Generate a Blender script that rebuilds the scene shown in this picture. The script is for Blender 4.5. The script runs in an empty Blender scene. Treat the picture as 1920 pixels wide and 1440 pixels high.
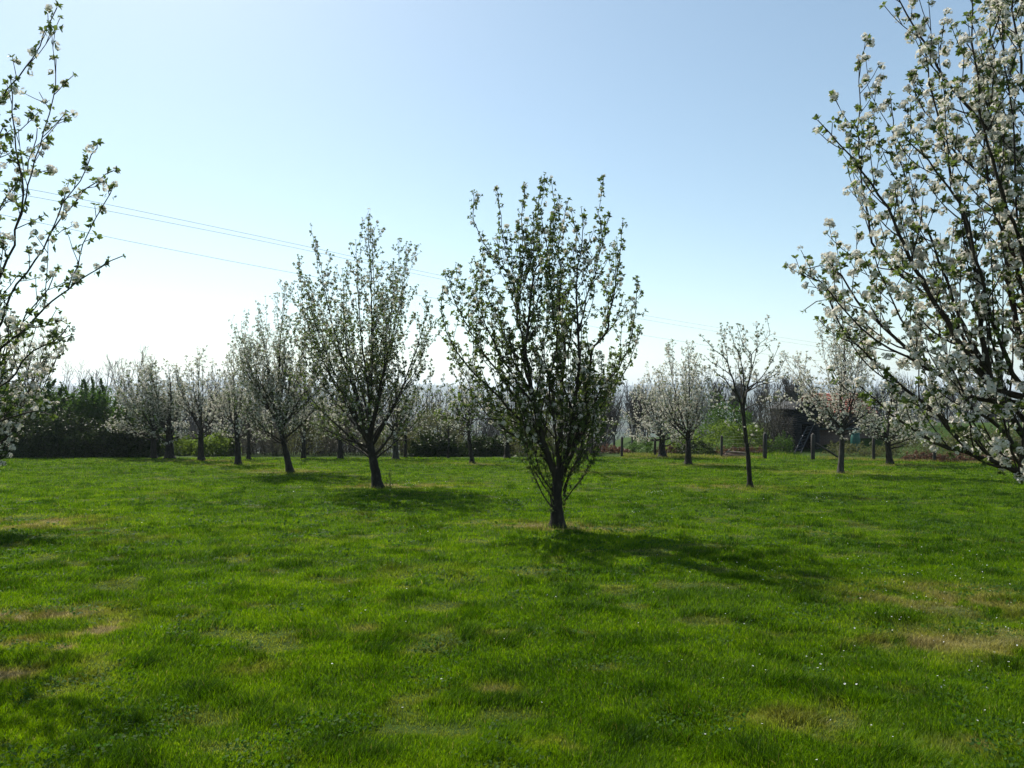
import bpy, math, random
import numpy as np
from mathutils import Vector

# ------------------------------------------------------------------ camera, sky, sun, exposure
scene = bpy.context.scene
col = scene.collection
F = 1371.0            # focal length in pixels of the 1920 px wide frame
HOR = 745.0           # horizon row
CAMZ = 1.6
PITCH = math.atan((HOR - 720.0) / F)
cam_data = bpy.data.cameras.new('camera')
cam_data.sensor_width = 36.0
cam_data.lens = 36.0 * F / 1920.0
cam_data.clip_start = 0.05
cam_data.clip_end = 20000
cam = bpy.data.objects.new('camera', cam_data)
col.objects.link(cam)
cam.location = (0, 0, CAMZ)
cam.rotation_euler = (math.radians(90) + PITCH, 0, 0)
scene.camera = cam

SUN_EL = math.radians(48.0)
SUN_AZ = math.radians(-31.0)       # clockwise from +Y
sun_dir = Vector((math.sin(SUN_AZ) * math.cos(SUN_EL), math.cos(SUN_AZ) * math.cos(SUN_EL), math.sin(SUN_EL)))

world = bpy.data.worlds.new("World")
scene.world = world
world.use_nodes = True
wn = world.node_tree
wn.nodes.clear()
w_out = wn.nodes.new('ShaderNodeOutputWorld')
w_bg = wn.nodes.new('ShaderNodeBackground')
w_sky = wn.nodes.new('ShaderNodeTexSky')
w_sky.sky_type = 'NISHITA'
w_sky.sun_disc = False
w_sky.sun_elevation = SUN_EL
w_sky.sun_rotation = SUN_AZ % (2 * math.pi)
w_sky.altitude = 0
w_sky.air_density = 1.0
w_sky.dust_density = 0.5
w_sky.ozone_density = 1.5
w_bg.inputs['Strength'].default_value = 0.097
w_tint = wn.nodes.new('ShaderNodeMix'); w_tint.data_type = 'RGBA'; w_tint.blend_type = 'MULTIPLY'
w_tint.inputs[0].default_value = 1.0
w_tint.inputs[7].default_value = (1.02, 1.05, 0.93, 1)
wn.links.new(w_sky.outputs[0], w_tint.inputs[6]); wn.links.new(w_tint.outputs[2], w_bg.inputs[0])
wn.links.new(w_bg.outputs[0], w_out.inputs[0])

sun = bpy.data.lights.new('sun', 'SUN')
sun.energy = 5.0
sun.angle = math.radians(0.5)
sun.color = (1.0, 0.95, 0.86)
sun_o = bpy.data.objects.new('sun', sun)
col.objects.link(sun_o)
sun_o.rotation_euler = (-sun_dir).to_track_quat('-Z', 'Y').to_euler()

scene.view_settings.view_transform = 'Standard'
scene.view_settings.look = 'None'
scene.view_settings.exposure = 0.65
scene.view_settings.gamma = 1.0
scene.cycles.max_bounces = 7
scene.cycles.diffuse_bounces = 4
scene.cycles.transmission_bounces = 4
scene.cycles.volume_bounces = 1
scene.cycles.use_denoising = True

# ------------------------------------------------------------------ helpers
def smooth(a, b, x):
    t = np.clip((x - a) / (b - a), 0, 1)
    return t * t * (3 - 2 * t)

def _hash(ix, iy, seed):
    n = (ix.astype(np.int64) * 374761393 + iy.astype(np.int64) * 668265263 + seed * 1442695041) & 0x7fffffff
    n = ((n ^ (n >> 13)) * 1274126177) & 0x7fffffff
    n = n ^ (n >> 16)
    return (n & 0xffff) / 65535.0

def vnoise(x, y, seed=0):
    x = np.asarray(x, float); y = np.asarray(y, float)
    ix = np.floor(x); iy = np.floor(y)
    fx = x - ix; fy = y - iy
    fx = fx * fx * (3 - 2 * fx); fy = fy * fy * (3 - 2 * fy)
    a = _hash(ix, iy, seed); b = _hash(ix + 1, iy, seed)
    c = _hash(ix, iy + 1, seed); d = _hash(ix + 1, iy + 1, seed)
    return (a * (1 - fx) + b * fx) * (1 - fy) + (c * (1 - fx) + d * fx) * fy

def fbm(x, y, seed=0, octs=3):
    s = 0; a = 1; t = 0
    for o in range(octs):
        s = s + a * vnoise(x * 2 ** o + 17.3 * o, y * 2 ** o - 9.1 * o, seed + o)
        t += a; a *= 0.5
    return s / t

SLOPE = 0.0365

def ground_z(x, y):
    x = np.asarray(x, float); y = np.asarray(y, float)
    z = -SLOPE * np.clip(y, 0, 36.0)
    # past the lawn the land falls into a valley, then far hills
    dr = np.clip(y - 36.5, 0, None)
    right = smooth(6, 12, x) * (1 - smooth(75, 110, y))
    fall = -0.16 * dr * smooth(0, 12, dr)
    fall = np.maximum(fall, -42.0)
    bank = -0.03 * dr + 1.5 * smooth(0, 9, dr) * smooth(15, 20, x + 0.0 * y)
    z = z + fall * (1 - right) + bank * right
    r = np.hypot(x, y)
    th = np.arctan2(x, np.maximum(y, 1e-3))
    hill = smooth(1500, 5000, r) * (112 + 60 * (fbm(th * 3.2 + 5, r / 9000.0, 5, 3) - 0.5) * 2)
    hill = hill + smooth(500, 900, r) * 10 * (fbm(x / 420.0, y / 420.0, 9, 3))
    z = z + hill * smooth(20, 200, y)
    near = 1 - smooth(38, 60, r)
    z = z + near * (0.05 * (fbm(x / 1.9, y / 1.9, 21, 2) - 0.5) + 0.042 * (fbm(x / 0.32, y / 0.32, 31, 2) - 0.5))
    return z

def gz(x, y):
    return float(ground_z(np.array([x]), np.array([y]))[0])

def at(px, py, d):
    """point seen at photograph pixel (px, py), d metres ahead of the camera"""
    u = (px - 960.0) / F; v = (720.0 - py) / F
    cy = math.cos(PITCH) - v * math.sin(PITCH)
    cz = math.sin(PITCH) + v * math.cos(PITCH)
    return np.array([u * d / cy, d, CAMZ + cz * d / cy])

def base_at(px, py):
    d = CAMZ * F / (py - (HOR + SLOPE * F))
    p = at(px, py, d)
    p[2] = gz(p[0], p[1])
    return p

def mesh_np(name, verts, faces, mat, parent=None, attrs=None, smooth_shade=False, loc=None):
    """faces: list of int arrays (n, k)"""
    verts = np.asarray(verts, np.float32)
    if loc is not None:
        verts = verts - np.asarray(loc, np.float32)
    me = bpy.data.meshes.new(name)
    me.vertices.add(len(verts))
    me.vertices.foreach_set('co', verts.ravel())
    faces = [np.asarray(f, np.int32) for f in faces if len(f)]
    nl = sum(f.size for f in faces); npoly = sum(len(f) for f in faces)
    me.loops.add(nl); me.polygons.add(npoly)
    me.loops.foreach_set('vertex_index', np.concatenate([f.ravel() for f in faces]))
    totals = np.concatenate([np.full(len(f), f.shape[1], np.int32) for f in faces])
    starts = np.concatenate([[0], np.cumsum(totals)[:-1]]).astype(np.int32)
    me.polygons.foreach_set('loop_start', starts)
    me.polygons.foreach_set('loop_total', totals)
    if smooth_shade:
        me.polygons.foreach_set('use_smooth', np.ones(npoly, bool))
    if attrs:
        for k, a in attrs.items():
            at_ = me.attributes.new(k, 'FLOAT', 'POINT')
            at_.data.foreach_set('value', np.asarray(a, np.float32))
    me.update(calc_edges=True)
    me.validate()
    if mat: me.materials.append(mat)
    o = bpy.data.objects.new(name, me)
    col.objects.link(o)
    if parent is not None:
        o.parent = parent
    elif loc is not None:
        o.location = loc
    return o

def empty(name, loc, label, cat, group=None):
    o = bpy.data.objects.new(name, None)
    col.objects.link(o)
    o.location = loc
    o.empty_display_size = 0.2
    tag(o, label, cat, group)
    return o

def tag(o, label=None, cat=None, group=None, kind=None):
    if label: o['label'] = label
    if cat: o['category'] = cat
    if group: o['group'] = group
    if kind: o['kind'] = kind
    return o

def norm(v):
    return v / (np.linalg.norm(v) + 1e-9)

# ------------------------------------------------------------------ materials
def new_mat(name):
    m = bpy.data.materials.new(name)
    m.use_nodes = True
    m.node_tree.nodes.clear()
    return m, m.node_tree.nodes, m.node_tree.links

def ramp(n, stops):
    r = n.new('ShaderNodeValToRGB')
    e = r.color_ramp.elements
    e[0].position = stops[0][0]; e[0].color = (*stops[0][1], 1)
    e[1].position = stops[-1][0]; e[1].color = (*stops[-1][1], 1)
    for p, c in stops[1:-1]:
        x = e.new(p); x.color = (*c, 1)
    return r

def leaf_mat(name, stops, trans, tmix=0.45, rough=0.5, noise_scale=1.5, patch=0.35):
    """leaf: glossy-ish diffuse face with light coming through it; colour varies leaf by leaf and clump by clump"""
    m, n, l = new_mat(name)
    out = n.new('ShaderNodeOutputMaterial')
    geo = n.new('ShaderNodeNewGeometry')
    noi = n.new('ShaderNodeTexNoise'); noi.inputs['Scale'].default_value = noise_scale; noi.inputs['Detail'].default_value = 2
    l.new(geo.outputs['Position'], noi.inputs['Vector'])
    mixf = n.new('ShaderNodeMix'); mixf.data_type = 'FLOAT'; mixf.inputs[0].default_value = patch
    l.new(geo.outputs['Random Per Island'], mixf.inputs[2]); l.new(noi.outputs['Fac'], mixf.inputs[3])
    r = ramp(n, stops); l.new(mixf.outputs[0], r.inputs[0])
    b = n.new('ShaderNodeBsdfPrincipled'); b.inputs['Roughness'].default_value = rough
    b.inputs['Specular IOR Level'].default_value = 0.15
    l.new(r.outputs[0], b.inputs['Base Color'])
    t = n.new('ShaderNodeBsdfTranslucent')
    mc = n.new('ShaderNodeMix'); mc.data_type = 'RGBA'; mc.inputs[0].default_value = 0.55
    l.new(r.outputs[0], mc.inputs[6]); mc.inputs[7].default_value = (*trans, 1)
    l.new(mc.outputs[2], t.inputs['Color'])
    mx = n.new('ShaderNodeMixShader'); mx.inputs[0].default_value = tmix
    l.new(b.outputs[0], mx.inputs[1]); l.new(t.outputs[0], mx.inputs[2])
    l.new(mx.outputs[0], out.inputs['Surface'])
    return m

def bark_mat(name, c1, c2, c3, scale=9, bump=1.0):
    m, n, l = new_mat(name)
    out = n.new('ShaderNodeOutputMaterial')
    tc = n.new('ShaderNodeTexCoord')
    mp = n.new('ShaderNodeMapping'); mp.inputs['Scale'].default_value = (scale, scale, scale * 0.35)
    l.new(tc.outputs['Object'], mp.inputs[0])
    no = n.new('ShaderNodeTexNoise'); no.inputs['Scale'].default_value = 1.6; no.inputs['Detail'].default_value = 6; no.inputs['Roughness'].default_value = 0.7
    l.new(mp.outputs[0], no.inputs['Vector'])
    r = ramp(n, [(0.3, c1), (0.55, c2), (0.75, c3)]); l.new(no.outputs['Fac'], r.inputs[0])
    b = n.new('ShaderNodeBsdfPrincipled'); b.inputs['Roughness'].default_value = 0.85
    b.inputs['Specular IOR Level'].default_value = 0.25
    l.new(r.outputs[0], b.inputs['Base Color'])
    bu = n.new('ShaderNodeBump'); bu.inputs['Strength'].default_value = bump; bu.inputs['Distance'].default_value = 0.02
    l.new(no.outputs['Fac'], bu.inputs['Height']); l.new(bu.outputs[0], b.inputs['Normal'])
    l.new(b.outputs[0], out.inputs['Surface'])
    return m

M_BARK = bark_mat('apple_bark', (0.010, 0.008, 0.006), (0.026, 0.021, 0.015), (0.065, 0.062, 0.044))
M_BARK_PALE = bark_mat('pale_bark', (0.025, 0.021, 0.016), (0.05, 0.045, 0.036), (0.10, 0.095, 0.078))
M_TWIG = bark_mat('twig_bark', (0.018, 0.014, 0.009), (0.035, 0.029, 0.02), (0.06, 0.055, 0.038), scale=4, bump=0.2)
M_BARE = bark_mat('bare_twig_bark', (0.045, 0.037, 0.032), (0.08, 0.068, 0.06), (0.12, 0.105, 0.095), scale=2, bump=0.1)
M_LEAF = leaf_mat('apple_leaf', [(0.15, (0.03, 0.045, 0.015)), (0.5, (0.05, 0.073, 0.022)), (0.85, (0.09, 0.12, 0.038))], (0.16, 0.24, 0.04), 0.38)
M_LEAF_Y = leaf_mat('young_apple_leaf', [(0.15, (0.04, 0.06, 0.02)), (0.5, (0.065, 0.09, 0.028)), (0.85, (0.11, 0.145, 0.045))], (0.2, 0.29, 0.045), 0.4)
M_BLOS = leaf_mat('apple_blossom', [(0.1, (0.58, 0.47, 0.44)), (0.4, (0.72, 0.68, 0.61)), (0.9, (0.8, 0.78, 0.71))], (0.72, 0.69, 0.5), 0.36, 0.6)

# ------------------------------------------------------------------ leaf and blossom clusters
def leaf_shape(L, W, fold, curl):
    """one ovate leaf along +X, folded on its midrib, tip drooping"""
    v = np.array([[0, 0, 0], [L * .30, W * .42, fold * W * .5], [L * .68, W * .40, fold * W * .45 - curl * L * .12],
                  [L, 0, -curl * L * .35], [L * .68, -W * .40, fold * W * .45 - curl * L * .12], [L * .30, -W * .42, fold * W * .5],
                  [L * .5, 0, -curl * L * .06]])
    f = np.array([[0, 6, 2, 1], [6, 3, 2, 2], [0, 5, 4, 6], [6, 4, 3, 3]])
    q = np.array([[0, 6, 2, 1], [0, 5, 4, 6]]); t = np.array([[6, 3, 2], [6, 4, 3]])
    return v, q, t

def rot_z(a):
    c, s = math.cos(a), math.sin(a)
    return np.array([[c, -s, 0], [s, c, 0], [0, 0, 1.0]])

def rot_y(a):
    c, s = math.cos(a), math.sin(a)
    return np.array([[c, 0, s], [0, 1, 0], [-s, 0, c]])

def rand_rot(rng):
    q = np.array([rng.gauss(0, 1) for _ in range(4)]); q /= np.linalg.norm(q)
    w, x, y, z = q
    return np.array([[1 - 2 * (y * y + z * z), 2 * (x * y - z * w), 2 * (x * z + y * w)],
                     [2 * (x * y + z * w), 1 - 2 * (x * x + z * z), 2 * (y * z - x * w)],
                     [2 * (x * z - y * w), 2 * (y * z + x * w), 1 - 2 * (x * x + y * y)]])

class Tmpl:
    def __init__(s): s.v = []; s.q = []; s.t = []; s.n = 0
    def add(s, v, q, t):
        s.v.append(v)
        if len(q): s.q.append(np.asarray(q) + s.n)
        if len(t): s.t.append(np.asarray(t) + s.n)
        s.n += len(v)
    def done(s):
        s.v = np.concatenate(s.v)
        s.q = np.concatenate(s.q) if s.q else np.zeros((0, 4), int)
        s.t = np.concatenate(s.t) if s.t else np.zeros((0, 3), int)
        return s

def tmpl_leaves(seed, n, L, detail=True):
    rng = random.Random(seed); T = Tmpl()
    for i in range(n):
        l = L * rng.uniform(.6, 1.15); w = l * rng.uniform(.55, .75)
        if detail:
            v, q, t = leaf_shape(l, w, rng.uniform(.2, .9), rng.uniform(-.3, 1.0))
        else:
            v = np.array([[0, 0, 0], [l * .5, w * .5, w * .2], [l, 0, 0], [l * .5, -w * .5, w * .2]]); q = np.array([[0, 3, 2, 1]]); t = []
        R = rot_z(i * 2.4 + rng.uniform(-.4, .4)) @ rot_y(-rng.uniform(.05, 1.15))
        off = np.array([rng.uniform(-.1, .1) * L, rng.uniform(-.1, .1) * L, rng.uniform(-.1, .3) * L])
        T.add((R @ (v + [L * .12, 0, 0]).T).T + off, q, t)
    return T.done()

def tmpl_blossom(seed, n, S, detail=True):
    """a tight ball of open five-petalled flowers on short stalks"""
    rng = random.Random(seed); T = Tmpl()
    for i in range(n):
        zz = 1 - 1.35 * (i + .5) / n; a = i * 2.4 + rng.uniform(-.4, .4); rr = math.sqrt(max(0, 1 - zz * zz))
        u = np.array([rr * math.cos(a), rr * math.sin(a), zz])
        c = u * S * rng.uniform(.75, 1.15) + [0, 0, S * .55]
        Z = norm(u + np.array([rng.gauss(0, .3), rng.gauss(0, .3), rng.gauss(0, .3)]))
        X = norm(np.cross(Z, [.3, .8, .5])); Y = np.cross(Z, X)
        R = np.stack([X, Y, Z], 1) @ rot_z(rng.uniform(0, 6))
        s = S * rng.uniform(.5, .68)
        op = rng.uniform(.1, .8)
        if detail:
            for k in range(5):
                v = np.array([[.06 * s, 0, 0], [.62 * s, .44 * s, .25 * s * op + .1 * s], [1.02 * s, 0, .55 * s * op], [.62 * s, -.44 * s, .25 * s * op + .1 * s]])
                T.add((R @ rot_z(k * 2 * math.pi / 5 + rng.uniform(-.1, .1)) @ v.T).T + c, [[0, 3, 2, 1]], [])
        else:
            v = np.array([[-s, -.5 * s, 0], [s * .2, -s, .25 * s], [s, .4 * s, 0], [-.3 * s, s, .25 * s]])
            T.add((R @ v.T).T + c, [[0, 1, 2, 3]], [])
    return T.done()

LEAF_NEAR = [tmpl_leaves(100 + i, n, .052) for i, n in enumerate((4, 5, 5, 6, 6, 7))]
LEAF_FAR = [tmpl_leaves(200 + i, n, .062, False) for i, n in enumerate((4, 5, 5, 6))]
BLOS_NEAR = [tmpl_blossom(300 + i, n, .034) for i, n in enumerate((5, 7, 9, 11, 13))]
BLOS_FAR = [tmpl_blossom(400 + i, n, .036, False) for i, n in enumerate((5, 7, 9))]

def scatter(name, tmpls, P, D, S, mat, parent, seed, loc):
    """place cluster templates at P with axis D and size S, as one mesh"""
    if len(P) == 0: return None
    rs = np.random.RandomState(seed)
    P = np.asarray(P); D = np.asarray(D); S = np.asarray(S)
    D = D / (np.linalg.norm(D, axis=1, keepdims=True) + 1e-9)
    ref = rs.normal(size=P.shape)
    X = np.cross(D, ref); X /= (np.linalg.norm(X, axis=1, keepdims=True) + 1e-9)
    Y = np.cross(D, X)
    which = rs.randint(0, len(tmpls), len(P))
    V = []; Q = []; T = []; n = 0
    for k, t in enumerate(tmpls):
        idx = np.where(which == k)[0]
        if not len(idx): continue
        v = t.v[None, :, :] * S[idx][:, None, None]
        w = v[..., 0:1] * X[idx][:, None, :] + v[..., 1:2] * Y[idx][:, None, :] + v[..., 2:3] * D[idx][:, None, :] + P[idx][:, None, :]
        offs = n + np.arange(len(idx))[:, None, None] * len(t.v)
        if len(t.q): Q.append((t.q[None] + offs).reshape(-1, 4))
        if len(t.t): T.append((t.t[None] + offs).reshape(-1, 3))
        V.append(w.reshape(-1, 3)); n += len(idx) * len(t.v)
    faces = []
    if Q: faces.append(np.concatenate(Q))
    if T: faces.append(np.concatenate(T))
    return mesh_np(name, np.concatenate(V), faces, mat, parent, loc=loc)

# ------------------------------------------------------------------ tubes
def tubes(name, paths, mat, parent, loc, rough=0.0, seed=0):
    """paths: list of (points, radii, sides) as one mesh of tapered tubes"""
    V = []; Qd = []; Tr = []; n = 0
    rs = np.random.RandomState(seed)
    for pts, rad, sides in paths:
        pts = np.asarray(pts, float); rad = np.asarray(rad, float)
        m = len(pts)
        if m < 2: continue
        tan = np.empty_like(pts); tan[1:-1] = pts[2:] - pts[:-2]; tan[0] = pts[1] - pts[0]; tan[-1] = pts[-1] - pts[-2]
        tan /= (np.linalg.norm(tan, axis=1, keepdims=True) + 1e-9)
        mean = norm(pts[-1] - pts[0])
        ref = np.array([1., 0, 0]) if abs(mean[0]) < .75 else np.array([0, 1., 0])
        u = np.cross(tan, ref); u /= (np.linalg.norm(u, axis=1, keepdims=True) + 1e-9)
        w = np.cross(tan, u)
        a = np.arange(sides) * 2 * math.pi / sides
        R = rad[:, None] * np.ones(sides)[None]
        if rough and sides > 6:
            ridge = 1 + rough * (rs.rand(sides)[None] - .5) + rough * .8 * (rs.rand(m, sides) - .5)
            R = R * ridge
        ring = pts[:, None, :] + R[..., None] * (np.cos(a)[None, :, None] * u[:, None, :] + np.sin(a)[None, :, None] * w[:, None, :])
        V.append(ring.reshape(-1, 3))
        i = np.arange(m - 1)[:, None] * sides; j = np.arange(sides)[None]; j2 = (j + 1) % sides
        q = np.stack([i + j, i + j2, i + sides + j2, i + sides + j], -1).reshape(-1, 4) + n
        Qd.append(q)
        V.append(pts[-1:] + tan[-1:] * rad[-1])
        top = n + m * sides; base = n + (m - 1) * sides
        jj = np.arange(sides)
        Tr.append(np.stack([base + jj, base + (jj + 1) % sides, np.full(sides, top)], -1))
        n += m * sides + 1
    if not V: return None
    return mesh_np(name, np.concatenate(V), [np.concatenate(Qd), np.concatenate(Tr)], mat, parent, loc=loc, smooth_shade=True)

def resample(pts, step):
    """smooth Catmull-Rom through the given points"""
    pts = [np.asarray(p, float) for p in pts]
    if len(pts) == 2: pts = [pts[0], (pts[0] + pts[1]) / 2, pts[1]]
    P = [2 * pts[0] - pts[1]] + pts + [2 * pts[-1] - pts[-2]]
    out = []
    for i in range(1, len(P) - 2):
        L = np.linalg.norm(P[i + 1] - P[i]); k = max(2, int(L / step))
        for s in range(k):
            t = s / k
            out.append(.5 * ((2 * P[i]) + (-P[i - 1] + P[i + 1]) * t + (2 * P[i - 1] - 5 * P[i] + 4 * P[i + 1] - P[i + 2]) * t * t + (-P[i - 1] + 3 * P[i] - 3 * P[i + 1] + P[i + 2]) * t ** 3))
    out.append(P[-2])
    return np.array(out)

# ------------------------------------------------------------------ trees
UP = np.array([0, 0, 1.0])

class Grower:
    def __init__(s, seed, **k):
        s.rng = random.Random(seed)
        s.sec_gap = .22; s.sec_len = .9; s.ter_gap = .2; s.ter_len = .3; s.up = .10; s.wob = .05
        s.site_gap = .11; s.site_thin = .014; s.levels = 2; s.env = None; s.angle = (.45, .85); s.twig_r = .0035
        s.sprout_z = 0.0; s.sprout_k = 1.4; s.step = .09; s.spread = 1.0; s.bare_start = .18
        s.__dict__.update(k)
        s.paths = []; s.sites = []

    def along(s, pts, rad, lvl, start):
        """side shoots and leaf sites along a grown branch"""
        rng = s.rng
        seg = np.linalg.norm(np.diff(pts, axis=0), axis=1); cum = np.concatenate([[0], np.cumsum(seg)]); L = cum[-1]
        def sample(a):
            i = min(int(np.searchsorted(cum, a)) - 1, len(seg) - 1); i = max(i, 0)
            t = (a - cum[i]) / max(seg[i], 1e-6)
            return pts[i] + (pts[i + 1] - pts[i]) * t, rad[i] + (rad[i + 1] - rad[i]) * t, norm(pts[i + 1] - pts[i])
        if lvl < s.levels:
            gap = s.sec_gap if lvl == 0 else s.ter_gap
            ln = s.sec_len if lvl == 0 else s.ter_len
            a = start * L + rng.uniform(.2, 1) * gap
            az = rng.uniform(0, 6.28)
            while a < L * .97:
                p, r, d = sample(a)
                az += 2.4 + rng.uniform(-.6, .6)
                side = norm(np.cross(d, UP) + 1e-4); oth = np.cross(side, d)
                ang = rng.uniform(*s.angle) * s.spread
                dd = norm(d * math.cos(ang) + (side * math.cos(az) + oth * math.sin(az)) * math.sin(ang))
                if dd[2] < -.1: dd[2] = abs(dd[2]) * .3
                f = 1 - .45 * (a / L)
                length = ln * rng.uniform(.35, 1.25) * f
                if rng.random() < .12: length *= 1.5
                s.grow(p, norm(dd), length, min(r * .62, .006 + .012 * length), lvl + 1)
                a += gap * rng.uniform(.6, 1.5)
        # leaf sites
        a = (.1 if lvl else start + .1) * L + rng.uniform(0, s.site_gap)
        while a < L:
            p, r, d = sample(a)
            if r < s.site_thin:
                q = norm(np.array([rng.gauss(0, 1), rng.gauss(0, 1), rng.gauss(.3, 1)]))
                q = norm(q - d * np.dot(q, d) * .7 + d * .35)
                s.sites.append((p + q * (r + rng.uniform(.004, .03)), q, 1.0))
            a += s.site_gap * rng.uniform(.5, 1.6)
        s.sites.append((pts[-1], norm(pts[-1] - pts[-2]), 1.0))

    def grow(s, p, d, L, r, lvl):
        rng = s.rng
        n = max(2, int(L / s.step)); st = L / n
        pts = [np.array(p)]
        k = rng.uniform(.8, 1.12)
        if rng.random() < .06 and p[2] > s.sprout_z:      # a long straight water shoot
            k = s.sprout_k; L *= 1.7; n = max(3, int(L / s.step)); st = L / n; d = norm(d + UP * .8)
        for i in range(n):
            d = norm(d + UP * s.up * (1.3 if lvl else 1) + np.array([rng.gauss(0, s.wob), rng.gauss(0, s.wob), rng.gauss(0, s.wob)]))
            q = pts[-1] + d * st
            if s.env and i > 0 and not s.env(q, k): break
            pts.append(q)
        if len(pts) < 2: return
        pts = np.array(pts); m = len(pts)
        r = max(r, s.twig_r * 1.3)
        rad = r + (s.twig_r - r) * (np.linspace(0, 1, m) ** .8)
        s.paths.append((pts, rad, 5 if r > .012 else 3))
        s.along(pts, rad, lvl, .12)

    def limb(s, pts, r0, r1=None, start=None):
        pts = resample(pts, .12)
        m = len(pts)
        for k in range(1, m - 1):
            pts[k] += np.array([s.rng.gauss(0, .008), s.rng.gauss(0, .008), s.rng.gauss(0, .005)])
        r1 = r1 or s.twig_r * 1.2
        rad = r0 + (r1 - r0) * (np.linspace(0, 1, m) ** .55)
        s.paths.append((pts, rad, 7 if r0 > .03 else 5)); s.last = (pts, rad)
        s.along(pts, rad, 0, s.bare_start if start is None else start)

def profile_env(cx, cy, lean, zlow, ztop, R, prof, jitter=.12):
    zs = [p[0] for p in prof]; rs = [p[1] for p in prof]
    def f(q, k):
        t = (q[2] - zlow) / (ztop - zlow)
        if t > 1 + (k - .95) * .45: return False
        ax = cx + lean * t
        az = math.atan2(q[1] - cy, q[0] - ax)
        r = np.interp(t, zs, rs) * R * k * (1 + .16 * math.sin(az * 3 + cx * 7 + t * 5) + .1 * math.sin(az * 5 - cx * 3 + t * 11))
        return math.hypot(q[0] - ax, q[1] - cy) < r
    return f

PROF_VASE = [(-.5, .4), (0, .65), (.25, .95), (.5, 1.05), (.75, .85), (1, .4)]
PROF_TALL = [(-.5, .35), (0, .6), (.2, .95), (.4, 1.05), (.7, .9), (.9, .66), (1, .4)]
PROF_ROUND = [(-.5, .4), (0, .6), (.25, 1), (.55, 1), (.8, .75), (1, .35)]
GROUP = 'blossoming apple trees on the lawn'

def finish_tree(name, base, G, trunk_path, rt, label, near, blos, leaf, size, cat='tree', group=GROUP, bark=None, leafmat=None, sides=12, seed=0, twigmat=None, blos_min=0.0):
    root = empty(name, base, label, cat, group)
    rng = random.Random(seed + 5)
    loc = base
    pts = resample(trunk_path, .08)
    m = len(pts)
    t = np.linspace(0, 1, m)
    hgt = pts[:, 2] - base[2]
    rad = rt * (1 - .32 * t) * (1 + .75 * np.exp(-np.clip(hgt, 0, None) / .08))
    tubes('trunk', [(pts, rad, sides)], bark or M_BARK, root, loc, rough=.24, seed=seed)
    if G.paths: tubes('branches', G.paths, twigmat or M_TWIG, root, loc, seed=seed)
    LP, LD, LS, BP, BD, BS = [], [], [], [], [], []
    zmin = min((p[2] for p, _, _ in G.sites), default=0); zmax = max((p[2] for p, _, _ in G.sites), default=1)
    for p, d, s in G.sites:
        # blossom sits in runs: some stretches of the crown flower more than others
        k = .5 + .5 * math.sin(p[0] * 3.1 + seed) * math.sin(p[2] * 2.7 + seed * 2) * math.sin(p[1] * 2.9)
        if rng.random() < leaf:
            LP.append(p); LD.append(d); LS.append(size * rng.uniform(.6, 1.15))
        if p[2] - base[2] > blos_min and rng.random() < blos * (.45 + 1.1 * k):
            BP.append(p + d * .008 * size); BD.append(d); BS.append(size * rng.uniform(.55, 1.1) * (1 if near else .82))
    scatter('leaves', LEAF_NEAR if near else LEAF_FAR, LP, LD, LS, leafmat or M_LEAF, root, seed, loc)
    scatter('blossom', BLOS_NEAR if near else BLOS_FAR, BP, BD, BS, M_BLOS, root, seed + 1, loc)
    return root

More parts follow.
